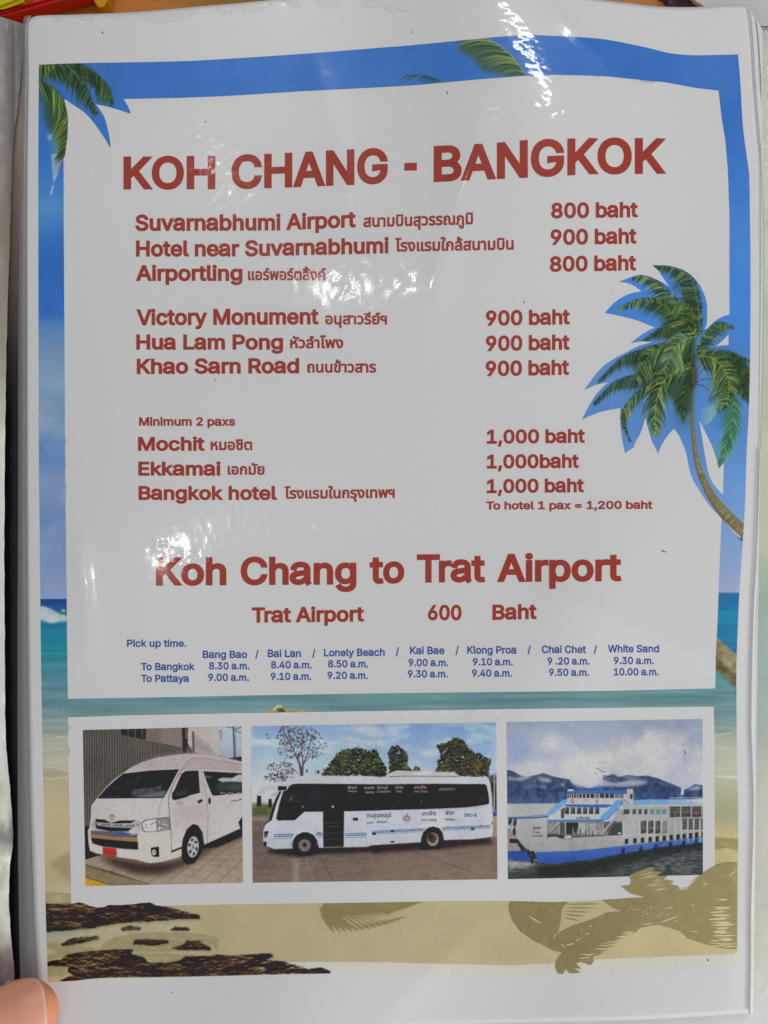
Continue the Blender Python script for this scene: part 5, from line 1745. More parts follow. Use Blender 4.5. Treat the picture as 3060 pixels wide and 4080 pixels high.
L4 = [(882, 355), (935, 350), (945, 330), (932, 290), (960, 275), (1062, 237), (1092, 246), (1070, 262), (1135, 268), (1100, 288), (1168, 295), (1140, 314), (1208, 325), (1180, 343), (1240, 358), (1225, 380), (1280, 375), (1290, 480), (1120, 440), (1040, 425), (1000, 415), (940, 400)]
L5 = [(1225, 380), (1280, 375), (1310, 350), (1340, 310), (1400, 265), (1460, 228), (1540, 210), (1594, 214), (1592, 742), (1500, 735), (1400, 710), (1290, 675), (1245, 632), (1230, 560), (1220, 480)]


def lens(x0, y0, x1, y1, w):
    q = smoothpoly([(x0, y0), ((x0 + x1) / 2, (y0 + y1) / 2 - w * .3), (x1, y1)], 5)
    return [tuple(p) for p in q] + [(q[3][0], q[3][1] + w * .8), (q[2][0], q[2][1] + w), (q[1][0], q[1][1] + w * .7)]


g = random.Random(77)
dk = [lens(530, 468 + k * 20, 760 - k * 32, 462 + k * 26, 6) for k in range(5)]
fs = flat_print('frond_shadow_print', orient([v3(l) for l in [L1, L2, L3, L4, L5] + dk]), 0.00020, M_print, notice, grid=22)
_co = np.zeros(len(fs.data.vertices) * 3)
fs.data.vertices.foreach_get('co', _co)
_co = _co.reshape(-1, 3)
_t = np.clip((_co[:, 0] - 0.035) / 0.055, 0, 1)[:, None]
_c4 = np.ones((len(_co), 4), dtype=np.float32)
_rn = np.random.default_rng(5).random((len(_co), 1)) * 8 - 4
_c4[:, :3] = alb(np.array((133, 117, 83)) * (1 - _t) + np.array((146, 134, 92)) * _t + _rn)
fs.data.color_attributes.new('ink', 'FLOAT_COLOR', 'POINT').data.foreach_set('color', _c4.ravel())
gaps = [lens(310, 534, 400, 584, 9)]
for k, (x0, x1, y) in enumerate([(1470, 1540, 432), (1450, 1560, 486), (1440, 1530, 512), (1425, 1562, 530), (1415, 1540, 556), (1440, 1560, 574), (1420, 1592, 592), (1460, 1550, 612), (1440, 1530, 630), (1440, 1590, 658), (1480, 1570, 684), (1460, 1585, 706), (1500, 1585, 724)]):
    gaps.append(lens(x0, y, x1, y + g.uniform(-8, 8), g.uniform(9, 17)))
gaps += [lens(1540, 292, 1590, 256, 12), lens(1378, 352, 1414, 334, 9), lens(1300, 352, 1340, 312, 8), lens(1310, 474, 1336, 462, 7), lens(1300, 628, 1366, 634, 6), lens(1240, 376, 1300, 366, 6), lens(1110, 582, 1232, 535, 9), lens(1150, 492, 1210, 478, 7), lens(1205, 575, 1228, 560, 8), lens(630, 610, 652, 632, 7), lens(686, 596, 706, 602, 7),
         lens(660, 650, 690, 640, 7), lens(600, 690, 640, 672, 7), lens(540, 715, 600, 702, 9), lens(510, 705, 545, 730, 8), lens(1000, 588, 1080, 582, 7), lens(620, 775, 680, 766, 6), lens(465, 715, 474, 745, 7)]
for k in range(9):
    gaps.append(lens(1000 + k * 9 + g.uniform(-40, 60), 300 + k * 12 - g.uniform(0, 20), 1100 + k * 10, 265 + k * 13, 5))
for k in range(7):
    gaps.append(lens(920 + k * 22, 474 + g.uniform(-8, 30), 926 + k * 22 + g.uniform(0, 14), 492 + g.uniform(-8, 26), 7))
for k in range(26):
    a = k / 25
    x_ = 640 + a * 300 + g.uniform(-20, 20)
    y_ = 800 - a * 170 + g.uniform(-14, 10)
    gaps.append(lens(x_ - 30, y_, x_ + g.uniform(20, 60), y_ - 3, g.uniform(3, 7)))
for k in range(14):
    x_ = g.uniform(1000, 1180)
    y_ = g.uniform(470, 560)
    gaps.append(lens(x_, y_, x_ + g.uniform(8, 18), y_ - g.uniform(2, 8), 5))
for k in range(16):
    y_ = 480 + k * 16
    x_ = 1400 + g.uniform(0, 60)
    gaps.append(lens(x_, y_, x_ + g.uniform(60, 130), y_ + g.uniform(-6, 4), g.uniform(4, 9)))
flat_print('frond_gap_print', orient([v3(l) for l in gaps]), 0.00025, M_gap, notice)

# ---------------- lettering
RD, BU = M_red, M_blue


def tx(s, x0, x1, base, cap, m=None, th=False, **k):
    colour = 'blue' if m is BU else 'red'
    return text(s, x0, x1, base, cap, m or RD, notice, font=F_TH if th else F_EN, bold=k.pop('bold', 0.023 if th else 0.028), label='%s lettering reading %s' % (colour, s), **k)


hb = [(490, 752), (860, 751), (1100, 746), (1365, 735), (1546, 727), (1735, 722), (1965, 711), (2090, 705), (2350, 691), (2655, 689)]
ht = [(490, 627), (860, 624), (1100, 615), (1365, 600), (1546, 593), (1735, 585), (1965, 574), (2090, 562), (2350, 553), (2655, 554)]
tx('KOH', 492, 858, hb, ht)
tx('CHANG', 922, 1546, hb, ht)
text('-', 1611, 1661, [(1600, 722), (1670, 720)], [(1600, 590), (1670, 588)], RD, notice, bold=0.035, label='red lettering reading -')
tx('BANGKOK', 1728, 2655, hb, ht)
LINES = [
    ('Suvarnabhumi Airport', 539, 1418, [(539, 919), (1100, 917), (1418, 904)], 62), ('Hotel near Suvarnabhumi', 542, 1549, [(542, 1021), (1000, 1020), (1549, 1008)], 61), ('Airportling', 541, 966, 1118, 60),
    ('800 baht', 2196, 2542, [(2196, 869), (2542, 864)], 59), ('900 baht', 2194, 2537, [(2194, 975), (2537, 969)], 59), ('800 baht', 2191, 2535, [(2191, 1082), (2535, 1076)], 59),
    ('Victory Monument', 543, 1270, [(543, 1295), (1270, 1291)], 61), ('Hua Lam Pong', 543, 1128, 1392, 58), ('Khao Sarn Road', 545, 1192, [(545, 1489), (1192, 1486)], 58),
    ('900 baht', 1936, 2271, [(1936, 1297), (2271, 1291)], 58), ('900 baht', 1936, 2270, [(1936, 1398), (2270, 1392)], 58), ('900 baht', 1935, 2268, [(1935, 1498), (2268, 1492)], 58),
    ('Minimum 2 paxs', 554, 937, 1696, 33), ('Mochit', 550, 816, 1795, 53), ('Ekkamai', 551, 879, 1894, 53), ('Bangkok hotel', 552, 1104, 1991, 53),
    ('1,000 baht', 1940, 2331, [(1940, 1767), (2331, 1763)], 53), ('1,000baht', 1940, 2307, [(1940, 1866), (2307, 1863)], 53), ('1,000 baht', 1940, 2327, [(1940, 1964), (2327, 1960)], 53),
    ('To hotel 1 pax = 1,200 baht', 1937, 2600, [(1937, 2030), (2600, 2027)], 31),
    ('Trat Airport', 1003, 1451, [(1003, 2480), (1451, 2475)], 58), ('600', 1705, 1839, 2470, 58), ('Baht', 1962, 2139, [(1962, 2469), (2139, 2465)], 58)]
for s, x0, x1, b, c in LINES:
    tx(s, x0, x1, b, c)
kb = [(622, 2331), (1420, 2326), (1661, 2319), (2477, 2313)]
for s, x0, x1 in (('Koh', 622, 902), ('Chang', 959, 1420), ('to', 1473, 1611), ('Trat', 1661, 1934), ('Airport', 1980, 2477)):
    tx(s, x0, x1, kb, [(x, y - 107) for x, y in kb])
for s, x0, x1, b, c in [('สนามบินสุวรรณภูมิ', 1448, 1885, [(1448, 905), (1885, 893)], 34), ('โรงแรมใกล้สนามบิน', 1575, 2047, [(1575, 1002), (2047, 994)], 34), ('แอร์พอร์ตลิ้งค์', 988, 1299, 1116, 33), ('อนุสาวรีย์ฯ', 1296, 1542, 1292, 32),
                        ('หัวลำโพง', 1156, 1368, 1387, 32), ('ถนนข้าวสาร', 1223, 1499, 1484, 32), ('หมอชิต', 839, 1005, 1793, 31), ('เอกมัย', 907, 1054, 1891, 31), ('โรงแรมในกรุงเทพฯ', 1134, 1573, [(1134, 1987), (1573, 1983)], 31)]:
    tx(s, x0, x1, b, c * 1.06, th=True)
BLUE = [('Pick up time.', 506, 743, 2577, 28), ('Bang Bao', 808, 985, 2622, 29), ('/', 1017, 1030, 2621, 29), ('Bai Lan', 1067, 1199, 2618, 29), ('/', 1244, 1257, 2617, 29), ('Lonely Beach', 1291, 1533, [(1291, 2615), (1533, 2613)], 29), ('/', 1577, 1590, 2610, 29),
        ('Kai Bae', 1634, 1771, 2606, 29), ('/', 1815, 1828, 2605, 29), ('Klong Proa', 1862, 2058, 2604, 29), ('/', 2102, 2115, 2603, 29), ('Chai Chet', 2159, 2335, 2602, 29), ('/', 2366, 2379, 2601, 29), ('White Sand', 2422, 2626, 2599, 29),
        ('To Bangkok', 562, 776, 2670, 28), ('8.30 a.m.', 833, 994, 2667, 28), ('8.40 a.m.', 1080, 1242, 2663, 28), ('8.50 a.m.', 1307, 1467, 2659, 28), ('9.00 a.m.', 1628, 1786, 2654, 28), ('9.10 a.m.', 1884, 2043, 2651, 28), ('9 .20 a.m.', 2182, 2349, 2648, 28), ('9.30 a.m.', 2446, 2605, 2646, 28),
        ('To Pattaya', 562, 753, 2717, 28), ('9.00 a.m.', 830, 992, 2713, 28), ('9.10 a.m.', 1079, 1240, 2709, 28), ('9.20 a.m.', 1305, 1466, 2705, 28), ('9.30 a.m.', 1625, 1784, 2699, 28), ('9.40 a.m.', 1881, 2040, 2696, 28), ('9.50 a.m.', 2188, 2347, 2693, 28), ('10.00 a.m.', 2446, 2625, 2691, 28)]
for s, x0, x1, b, c in BLUE:
    tx(s, x0, x1, b, c, BU, bold=0.021)

# writing inside the photographs
M_w = mat_paper('pale_sign_ink', alb4((156, 136, 134)), grain=0.05)
M_k = mat_paper('dark_sign_ink', alb4((72, 74, 92)), grain=0.05)
M_o = mat_paper('plate_ink', alb4((128, 34, 32)), grain=0.05)
b3 = lambda x: x / 3.1904 + 1480
b3y = lambda y: y / 3.1904 + 2870
a3 = lambda x: x / 3.253 + 990
a3y = lambda y: y / 3.253 + 2870


def sign(s, x0, x1, y0, y1, h, m, par, th=False, bold=0.01):
    text(s, x0, x1, [(x0, y0), (x1, y1)], h, m, par, dz=0.00019, font=F_TH if th else F_EN, bold=bold, name='sign_lettering', label='small sign lettering reading %s' % s)


sign('พัทยา', a3(1285), a3(1405), a3y(890), a3y(890), 9, M_w, p_bus, True)
sign('Pattaya', a3(1290), a3(1405), a3y(930), a3y(930), 7, M_w, p_bus)
sign('ระยอง', a3(1500), a3(1632), a3y(890), a3y(890), 9, M_w, p_bus, True)
sign('Rayong', a3(1515), a3(1628), a3y(945), a3y(945), 9, M_w, p_bus)
sign('จันทบุรี', b3(70), b3(208), b3y(872), b3y(870), 9, M_w, p_bus, True)
sign('Chantaburi', b3(68), b3(242), b3y(918), b3y(916), 8, M_w, p_bus)
sign('ตราด', b3(302), b3(402), b3y(868), b3y(868), 9, M_w, p_bus, True)
sign('Trad', b3(312), b3(384), b3y(918), b3y(916), 9, M_w, p_bus)
sign('เกาะช้าง', b3(548), b3(698), b3y(872), b3y(870), 10, M_w, p_bus, True)
sign('Koh Chang', b3(545), b3(712), b3y(916), b3y(914), 8, M_w, p_bus)
sign('น.ว1(พ.)392-8', b3(858), b3(1060), b3y(890), b3y(888), 7, M_w, p_bus, True)
sign('งานสุวรรณภูมิ', a3(1532), b3(250), a3y(1262), b3y(1228), 13, M_k, p_bus, True, .012)
sign('umi', a3(1535), a3(1618), a3y(1340), a3y(1338), 8, M_k, p_bus)
sign('airport', b3(70), b3(205), b3y(1305), b3y(1302), 8, M_k, p_bus)
sign('เกาะช้าง', b3(648), b3(820), b3y(1212), b3y(1208), 13, M_k, p_bus, True, .012)
sign('Koh Chang', b3(635), b3(825), b3y(1285), b3y(1280), 9, M_k, p_bus)
sign('พัทยา', b3(940), b3(1058), b3y(1203), b3y(1200), 13, M_k, p_bus, True, .012)
sign('Pattaya', b3(937), b3(1058), b3y(1275), b3y(1272), 9, M_k, p_bus)
sign('392-8', b3(1180), b3(1335), b3y(1228), b3y(1225), 13, M_k, p_bus, bold=.018)
f2 = lambda x: x / 1.9988 + 2000
f2y = lambda y: y / 1.9988 + 2860
sign('รัตเริน', f2(245), f2(308), f2y(890), f2y(888), 9, M_k, p_fer, True, .012)
sign('3384', f2(247), f2(305), f2y(920), f2y(919), 7, M_k, p_fer, bold=.012)
sign('00020', f2(244), f2(326), f2y(950), f2y(948), 7, M_k, p_fer, bold=.012)
sign('ระเบียบเรือ', f2(594), f2(698), f2y(806), f2y(806), 7, M_k, p_fer, True, .012)

# specks of dirt
sp = []
for x, y, r in ((408, 129, 4), (1782, 370, 4), (2090, 1204, 3), (858, 1513, 3), (2820, 3826, 4), (1640, 128, 3), (2088, 1205, 3), (820, 485, 3), (685, 3955, 3), (2640, 2195, 3)):
    sp.append([(x + r * math.cos(t) * .8, y + r * math.sin(t)) for t in np.linspace(0, 2 * math.pi, 7)[:-1]])
sp.append([(2640, 2190), (2646, 2197), (2656, 2198), (2656, 2200), (2644, 2200), (2638, 2192)])
M_dirt = mat_paper('dirt', (0.06, 0.055, 0.05, 1))
for q in sp:
    flat_print('dirt_speck', orient([q]), 0.00018, M_dirt, notice, grid=None)

# ================================================================== the sleeve book
book = thing('sleeve_book', 'thick book of clear plastic sleeves lying open with a hand on its lower left corner', 'display book')
cm = Cv(40, -80, 3100, 4140, 8.0)


def zone(p, w, a, b=1.5):
    cm.line(p, w, (a, a, a), 1, b)


zone([(1985, -40), (2010, 40), (2060, 140), (2110, 230), (2170, 300)], [60, 90, 130, 120, 60], .9, 3)
zone([(1930, 80), (1960, 140), (2010, 300), (2060, 360), (2090, 400)], [50, 60, 80, 50, 30], .9, 2)
zone([(2090, 380), (2160, 420), (2300, 450)], [60, 140, 60], .6, 4)
zone([(2110, 500), (2200, 560), (2320, 640)], [20, 60, 20], .4, 4)
zone([(1740, 400), (1750, 480)], 20, .8, 1)
zone([(1915, 520), (1990, 640), (2080, 740)], [16, 34, 24], .8, 1.5)
zone([(2060, 755), (2090, 775)], 30, .9, 1)
zone([(1300, 1100), (1380, 1145), (1440, 1160)], [60, 120, 60], .9, 3)
zone([(1430, 1225), (1470, 1250)], 50, 1, 1.5)
zone([(850, 1390), (1000, 1440), (1080, 1510), (1120, 1570)], [30, 60, 110, 50], .8, 3)
zone([(700, 1515), (715, 1520)], 24, 1, 1)
zone([(520, 2090), (600, 2150), (720, 2220), (800, 2250), (880, 2262)], [60, 90, 70, 60, 30], 1, 2.5)
zone([(940, 1700), (1000, 1740)], 60, .35, 3)
zone([(275, 2120), (300, 2170), (285, 2210)], [30, 60, 40], 1, 2)
zone([(285, 2410), (295, 2425)], 20, .9, 1)
zone([(128, 830), (130, 900), (138, 960), (142, 1005)], [6, 14, 18, 8], 1.2, .6)
zone([(130, 1065), (150, 1105)], [8, 18], 1.3, .6)
zone([(205, 1050), (215, 1065)], 14, 1.3, .5)
zone([(215, 1905), (245, 1890)], 10, 1.1, .5)
zone([(2860, 300), (2880, 310), (2860, 330)], 18, .9, .5)
zone([(2960, 400), (2966, 450)], 14, 1, .6)
zone([(2790, 255), (2860, 300)], 6, .8, .3)
zone([(2915, 495), (2960, 512)], 8, .8, .3)
for arc in ([(207, 66), (236, 74), (262, 68)], [(310, 62), (347, 70), (378, 62)], [(410, 56), (453, 68), (501, 66), (528, 50)], [(540, 48), (579, 68), (636, 77), (714, 68), (771, 46), (798, 28)], [(853, 27), (887, 41), (916, 41), (940, 22)],
            [(940, 22), (974, 43), (1041, 28), (1085, 5)], [(1109, 5), (1186, 20), (1210, 0)], [(1254, 0), (1292, 22), (1360, 14)]):
    zone(arc, [3, 10, 3], 1.5, .5)
zone([(1420, 0), (1500, 28), (1580, 42), (1640, 40)], [20, 36, 44, 10], 1.3, 1)
zone([(1560, 35), (1700, 0)], 10, 1.2, .6)
cm.ell(1600, 1060, 190, 110, (.55, .55, .55), .8, blur=4)
# scribbles pressed into the film
HW = random.Random(3)
for k, (x, y) in enumerate([(1250, 2130), (1330, 2080), (1420, 2130), (1480, 2060), (1560, 2000), (1640, 1960), (1740, 1940), (1820, 1900)]):
    pts = [(x + HW.uniform(-30, 30), y + HW.uniform(-50, 50)) for _ in range(4)]
    zone(smoothpoly(pts, 14), 6, .45, .4)

FN = (520, 700)
S = coons([(x - 2, y) for x, y in PAPER_L], [(x + 4, y) for x, y in PAPER_R], [(x, y - 3) for x, y in PAPER_T], [(x, y + 4) for x, y in PAPER_B], *FN)
x, y = S[..., 0].ravel(), S[..., 1].ravel()
rip = fbm(FN[1], FN[0], 22, 16, 3, 61).ravel() - .5
cr_ = cm.sample(x, y)[:, 0]
ridge = np.abs(fbm(FN[1], FN[0], 5, 4, 2, 62).ravel() - .5) * 2
rp2 = fbm(FN[1], FN[0], 5, 4, 2, 63).ravel() - .5
dent = 0.00002 * cr_ * (ridge - .4) + 0.00003 * rip + (0.000026 + 0.00010 * np.clip(cr_, 0, 1.2)) * rp2
V = surf(x, y, 0.0007 + dent)
me = mesh('sleeve_film', V, gridfaces(FN[1], FN[0]))
at = me.attributes.new('crinkle', 'FLOAT', 'POINT')
at.data.foreach_set('value', (cr_).astype(np.float32))
M_film = mat_film('clear_film', rough=0.075, mask=True, fine=800, strength=1.0, dist=0.00002, base=0.02)
link('sleeve_film', me, M_film, book, None, True)

M_hem = mat_film('milky_film_hem', milk=0.62, col=(.33, .34, .33), rough=0.16, fine=900, strength=0.5, dist=0.0004, stretch=(1, .12, 1))
M_hemw = mat_film('bright_film_hem', milk=0.7, col=(.9, .9, .89), rough=0.2, fine=900, strength=0.5, dist=0.0004, stretch=(1, .2, 1))
M_leaff = mat_film('leaf_film', rough=0.10, fine=700, strength=0.6, dist=0.0006, stretch=(1, .35, 1))


def strip(name, Lp, Rp, n, prof, m, parent, label=None, z0=0.0, hh=None):
    """band between two edge lines with a rounded profile"""
    A, B = smoothpoly(Lp, n), smoothpoly(Rp, n)
    k = 9
    u = np.linspace(0, 1, k)[None, :, None]
    S = A[:, None] * (1 - u) + B[:, None] * u
    x, y = S[..., 0].ravel(), S[..., 1].ravel()
    z = (np.sin(np.linspace(0, math.pi, k))[None] * prof + np.zeros((n, 1))).ravel()
    base = (H(x, y) if hh is None else hh(x, y)) + z0 + z
    return link(name, mesh(name, P(x, y, base), gridfaces(n, k)), m, parent, label, True)


hemL = [(118, 60), (92, 90), (90, 300), (80, 700), (76, 1000), (73, 1400), (72, 2000), (70, 2600), (71, 3200), (75, 3600), (84, 4060)]
hemR = [(124, 64), (113, 110), (113, 300), (108, 700), (106, 1000), (106, 1400), (107, 2100), (111, 2600), (119, 3200), (132, 3600), (156, 4060)]
strip('sleeve_hem', hemL, hemR, 160, 0.0007, M_hem, book, 'grey milky hem along the left edge of the sleeve', 0.0002)
rR = [(x - 3, y) for x, y in PAPER_R[10:]]
rO = [(3032, 1793), (3026, 2017), (3020, 2234), (3014, 2397), (3009, 2614), (3006, 2885), (3008, 3000), (3010, 3195), (3008, 3400), (3003, 3630), (3003, 3830), (3000, 4040)]
strip('sleeve_hem', rR, rO, 120, 0.0006, M_hemw, book, 'bright hem along the right edge of the sleeve', 0.0006)
rA = [(x + 2, y) for x, y in PAPER_R[:11]]
rB = [(x + 5, y) for x, y in PAPER_R[:11]]
strip('sleeve_hem', rA, rB, 100, 0.0003, M_hemw, book, 'thin upper hem on the right edge of the sleeve', 0.0001)

M_pk = mat_film('pucker_highlight_film', milk=0.35, col=(.95, .95, .94), rough=0.12, fine=2500, strength=1.0, dist=0.0003)  # milky white paints in the highlights along puckers in the film's top edge
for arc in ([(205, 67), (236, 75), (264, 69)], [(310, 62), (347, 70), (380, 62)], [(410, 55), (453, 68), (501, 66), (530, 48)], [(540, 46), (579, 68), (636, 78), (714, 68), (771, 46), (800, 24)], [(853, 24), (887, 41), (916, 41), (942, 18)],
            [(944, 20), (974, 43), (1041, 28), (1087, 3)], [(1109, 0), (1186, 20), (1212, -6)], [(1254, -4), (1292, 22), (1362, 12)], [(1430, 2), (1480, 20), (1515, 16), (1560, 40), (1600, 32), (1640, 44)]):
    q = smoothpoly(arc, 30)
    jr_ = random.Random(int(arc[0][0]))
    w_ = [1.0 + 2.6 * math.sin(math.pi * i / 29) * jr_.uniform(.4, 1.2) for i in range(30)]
    strip('pucker_highlight', [(p[0], p[1] - w) for p, w in zip(q, w_)], [(p[0] + 1, p[1] + w) for p, w in zip(q, w_)], 60, 0.0004, M_pk, book, None, 0.0007)

# leaves stacked behind
flatH = lambda d: (lambda x, y: H(np.minimum(x, 2940), y) * .75 - d)
for i in range(1, 6):
    dx, dy = 11 * i, 15 * i
    e = [(min(x + dx * (1 if y < 700 else .5) + 3, 3038 - (0 if y < 900 else (y - 900) * .012)), y + dy * (y < 50)) for x, y in PAPER_R]
    e[0] = (e[0][0] - 14, 24 + dy)
    e.insert(1, (min(2975 + dx + 8, 3036), 40 + dy))
    top = [(2300, 24 + dy), (2700, 33 + dy * .9), (e[0][0], e[0][1])]
    lf = [(2300, 24 + dy), (2300, 2000), (2300, 4040)]
    bt = [(2300, 4040), (2700, 4036), e[-1]]
    S = coons(lf, e, top, bt, 30, 160)
    cshade = [(186, 184, 178), (206, 204, 198), (176, 175, 168), (204, 203, 196), (170, 170, 162)][i - 1]
    attr_mesh('sleeve_leaf', S, flatH(0.0008 * i), None, M_leaf, book, colfn=lambda x, y, c=cshade: np.tile(np.array(c, float), (len(x), 1)))
    strip('leaf_hem', [(q[0] - 7, q[1]) for q in e], [(q[0] + 1, q[1]) for q in e], 160, 0.0004, M_hemw if i % 2 else M_leaff, book, None, 0.0002, flatH(0.0008 * i))

# back leaf seen at the right edge, its own print pale green to sand
BK = vgrad([(60, (70, 82, 122)), (112, (74, 86, 124)), (122, (168, 172, 164)), (300, (182, 186, 168)), (700, (186, 190, 174)), (1300, (184, 188, 166)), (1800, (190, 190, 166)), (2150, (182, 184, 162)), (2400, (158, 174, 160)), (2700, (152, 168, 158)), (2950, (168, 176, 162)),
            (3150, (188, 184, 172)), (3400, (194, 188, 178)), (3700, (190, 190, 174)), (4000, (204, 204, 188)), (4200, (206, 204, 186))])
S = coons([(700, 100), (700, 4300)], [(3420, 104), (3420, 4300)], [(700, 100), (3420, 104)], [(700, 4300), (3420, 4300)], 60, 300, False)
bn = fbm(300, 60, 14, 6, 4, 71).ravel()
attr_mesh('back_leaf', S, lambda x, y: -0.0085 + 0.0005 * np.sin(y / 300), None, M_leaf, book, 'pale green back leaf at the right edge', colfn=lambda x, y: BK(x, y) + ((bn - .5) * 26)[:, None])
S2 = coons([(696, 96), (696, 4310)], [(3424, 100), (3424, 4310)], [(696, 96), (3424, 100)], [(696, 4310), (3424, 4310)], 90, 240, False)
x, y = S2[..., 0].ravel(), S2[..., 1].ravel()
link('back_leaf_film', mesh('back_leaf_film', P(x, y, -0.0076 + 0.0005 * np.sin(y / 300) + 0.0003 * fbm(240, 90, 9, 6, 2, 9).ravel()), gridfaces(240, 90)), M_leaff, book, None, True)

# gutter between the open leaves
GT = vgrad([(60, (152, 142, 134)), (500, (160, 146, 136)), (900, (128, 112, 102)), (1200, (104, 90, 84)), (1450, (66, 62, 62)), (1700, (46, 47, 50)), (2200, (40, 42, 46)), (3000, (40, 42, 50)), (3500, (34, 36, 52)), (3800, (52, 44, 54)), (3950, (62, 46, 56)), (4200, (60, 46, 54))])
S = coons([(-500, 40), (-500, 4200)], [(170, 110), (170, 4200)], [(-500, 40), (0, 66), (95, 96), (170, 110)], [(-500, 4200), (170, 4200)], 40, 200, False)
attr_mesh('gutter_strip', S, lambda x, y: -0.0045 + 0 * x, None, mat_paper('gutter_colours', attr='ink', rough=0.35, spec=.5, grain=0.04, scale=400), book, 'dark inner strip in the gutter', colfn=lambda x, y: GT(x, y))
# facing leaf on the left
edge = [(97, 98), (84, 300), (52, 600), (44, 800), (38, 1000), (30, 1200), (24, 1500), (20, 1800), (17, 2200), (19, 2500), (21, 2900), (30, 3040), (42, 3160), (52, 3340), (40, 3450), (35, 3580), (42, 3700), (50, 3800), (57, 3880), (62, 4180)]
jr = random.Random(6)
edgej = []
for q in smoothpoly(edge, 150):
    edgej.append((q[0] + jr.uniform(-1.3, 1.3), q[1]))
LV = vgrad([(60, (116, 112, 112)), (500, (118, 108, 104)), (900, (114, 102, 90)), (1200, (124, 114, 100)), (1500, (144, 136, 120)), (1800, (206, 206, 184)), (2900, (212, 212, 192)), (3250, (186, 186, 170)), (3320, (120, 120, 112)), (3420, (190, 190, 176)), (3700, (196, 194, 180)), (3800, (150, 142, 140)), (3900, (104, 92, 96)), (4200, (90, 78, 84))])  # window reflection painted into the leaf colour, as cream towards the bottom
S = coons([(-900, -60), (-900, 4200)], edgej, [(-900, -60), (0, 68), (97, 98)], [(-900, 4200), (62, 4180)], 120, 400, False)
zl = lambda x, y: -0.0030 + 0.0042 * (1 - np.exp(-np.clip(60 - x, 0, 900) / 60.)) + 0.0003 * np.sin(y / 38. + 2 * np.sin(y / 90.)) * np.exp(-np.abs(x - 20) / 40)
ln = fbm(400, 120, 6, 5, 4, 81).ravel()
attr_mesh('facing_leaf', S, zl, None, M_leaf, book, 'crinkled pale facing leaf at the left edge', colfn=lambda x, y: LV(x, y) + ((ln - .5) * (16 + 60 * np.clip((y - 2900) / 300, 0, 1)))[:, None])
x, y = S[..., 0].ravel(), S[..., 1].ravel()
r2 = fbm(400, 120, 3, 3, 3, 82).ravel()
link('facing_leaf_film', mesh('facing_leaf_film', P(x, y, zl(x, y) + 0.0006 + 0.0002 * r2), gridfaces(400, 120)), mat_film('facing_film', milk=0.12, col=(.8, .8, .76), rough=0.12, fine=900, strength=0.7, dist=0.0006, stretch=(1, .4, 1)), book, None, True)

# ================================================================== table and what lies on it
ZT = -0.045


def slab(name, pts, z0, z1, m, parent=None, label=None, bev=0.0):
    bm = bmesh.new()
    w = [P(x, y, z1) for x, y in pts]
    lo = [bm.verts.new((q[0], q[1], z0)) for q in w]
    hi = [bm.verts.new((q[0], q[1], z1)) for q in w]
    n = len(pts)
    bm.faces.new(hi)
    bm.faces.new(lo[::-1])
    for i in range(n):
        bm.faces.new((lo[i], lo[(i + 1) % n], hi[(i + 1) % n], hi[i]))
    bmesh.ops.recalc_face_normals(bm, faces=bm.faces)
    if bev:
        bmesh.ops.bevel(bm, geom=bm.edges[:], offset=bev, segments=3, affect='EDGES')
    me = bpy.data.meshes.new(name)
    bm.to_mesh(me)
    bm.free()
    return link(name, me, m, parent, label, False)


def mat_table():
    m = mat_plain('varnished_table', alb4((186, 118, 44)), 0.35, 0.4, 0.12, 30)
    N, L = m.node_tree.nodes, m.node_tree.links
    b = N['Principled BSDF']
    t = N['Texture Coordinate']
    n = N.new('ShaderNodeTexNoise')
    n.inputs['Scale'].default_value = 26
    n.inputs['Detail'].default_value = 4
    mp = N.new('ShaderNodeMapping')
    mp.inputs['Scale'].default_value = (.5, 1.6, 1)
    L.new(t.outputs['Object'], mp.inputs[0])
    L.new(mp.outputs[0], n.inputs['Vector'])
    r = N.new('ShaderNodeValToRGB')
    r.color_ramp.elements[0].position = .35
    r.color_ramp.elements[1].position = .65
    r.color_ramp.elements[0].color = alb4((150, 106, 50))
    r.color_ramp.elements[1].color = alb4((196, 126, 62))
    L.new(n.outputs['Fac'], r.inputs[0])
    L.new(r.outputs[0], b.inputs['Base Color'])
    return m


tb = slab('table_top', [(-9000, -9000), (12000, -9000), (12000, 13000), (-9000, 13000)], ZT - 0.03, ZT, mat_table())
tag(tb, kind='structure')
M_y = mat_plain('yellow_plastic', alb4((234, 196, 20)), .35, .5, .05)
M_r = mat_plain('red_plastic', alb4((196, 26, 14)), .35, .5, .05)
br = thing('plastic_tray', 'yellow plastic tray with a red rim on the table, top left', 'tray')
slab('tray_floor', [(-900, -700), (330, -500), (100, -2), (0, 36), (-900, 200)], ZT + .001, ZT + .006, M_y, br, None, .001)
slab('tray_rim', [(-900, 205), (0, 40), (130, 2), (420, -130), (440, -60), (150, 22), (0, 62), (-900, 230)], ZT + .001, ZT + .010, M_r, br, None, .001)
yc = slab('yellow_marker_cap', [(372, -60), (432, -60), (426, 8), (412, 28), (392, 28), (378, 8)], ZT + .001, ZT + .008, mat_plain('yellow_cap', alb4((196, 148, 24)), .5, .3, .05), None, None)
tag(yc, 'dull yellow cap lying on the table beyond the sheet\'s top edge', 'cap')
wp = slab('white_sheet', [(2742, -30), (2770, 2), (2830, 40), (2900, 120), (2980, 150), (3600, 160), (3600, -900), (2600, -900)], ZT + .02, ZT + .022, mat_plain('blank_white', alb4((206, 206, 208)), .6, .3, .02))
tag(wp, 'blank white sheet on the table behind the top right corner', 'paper')
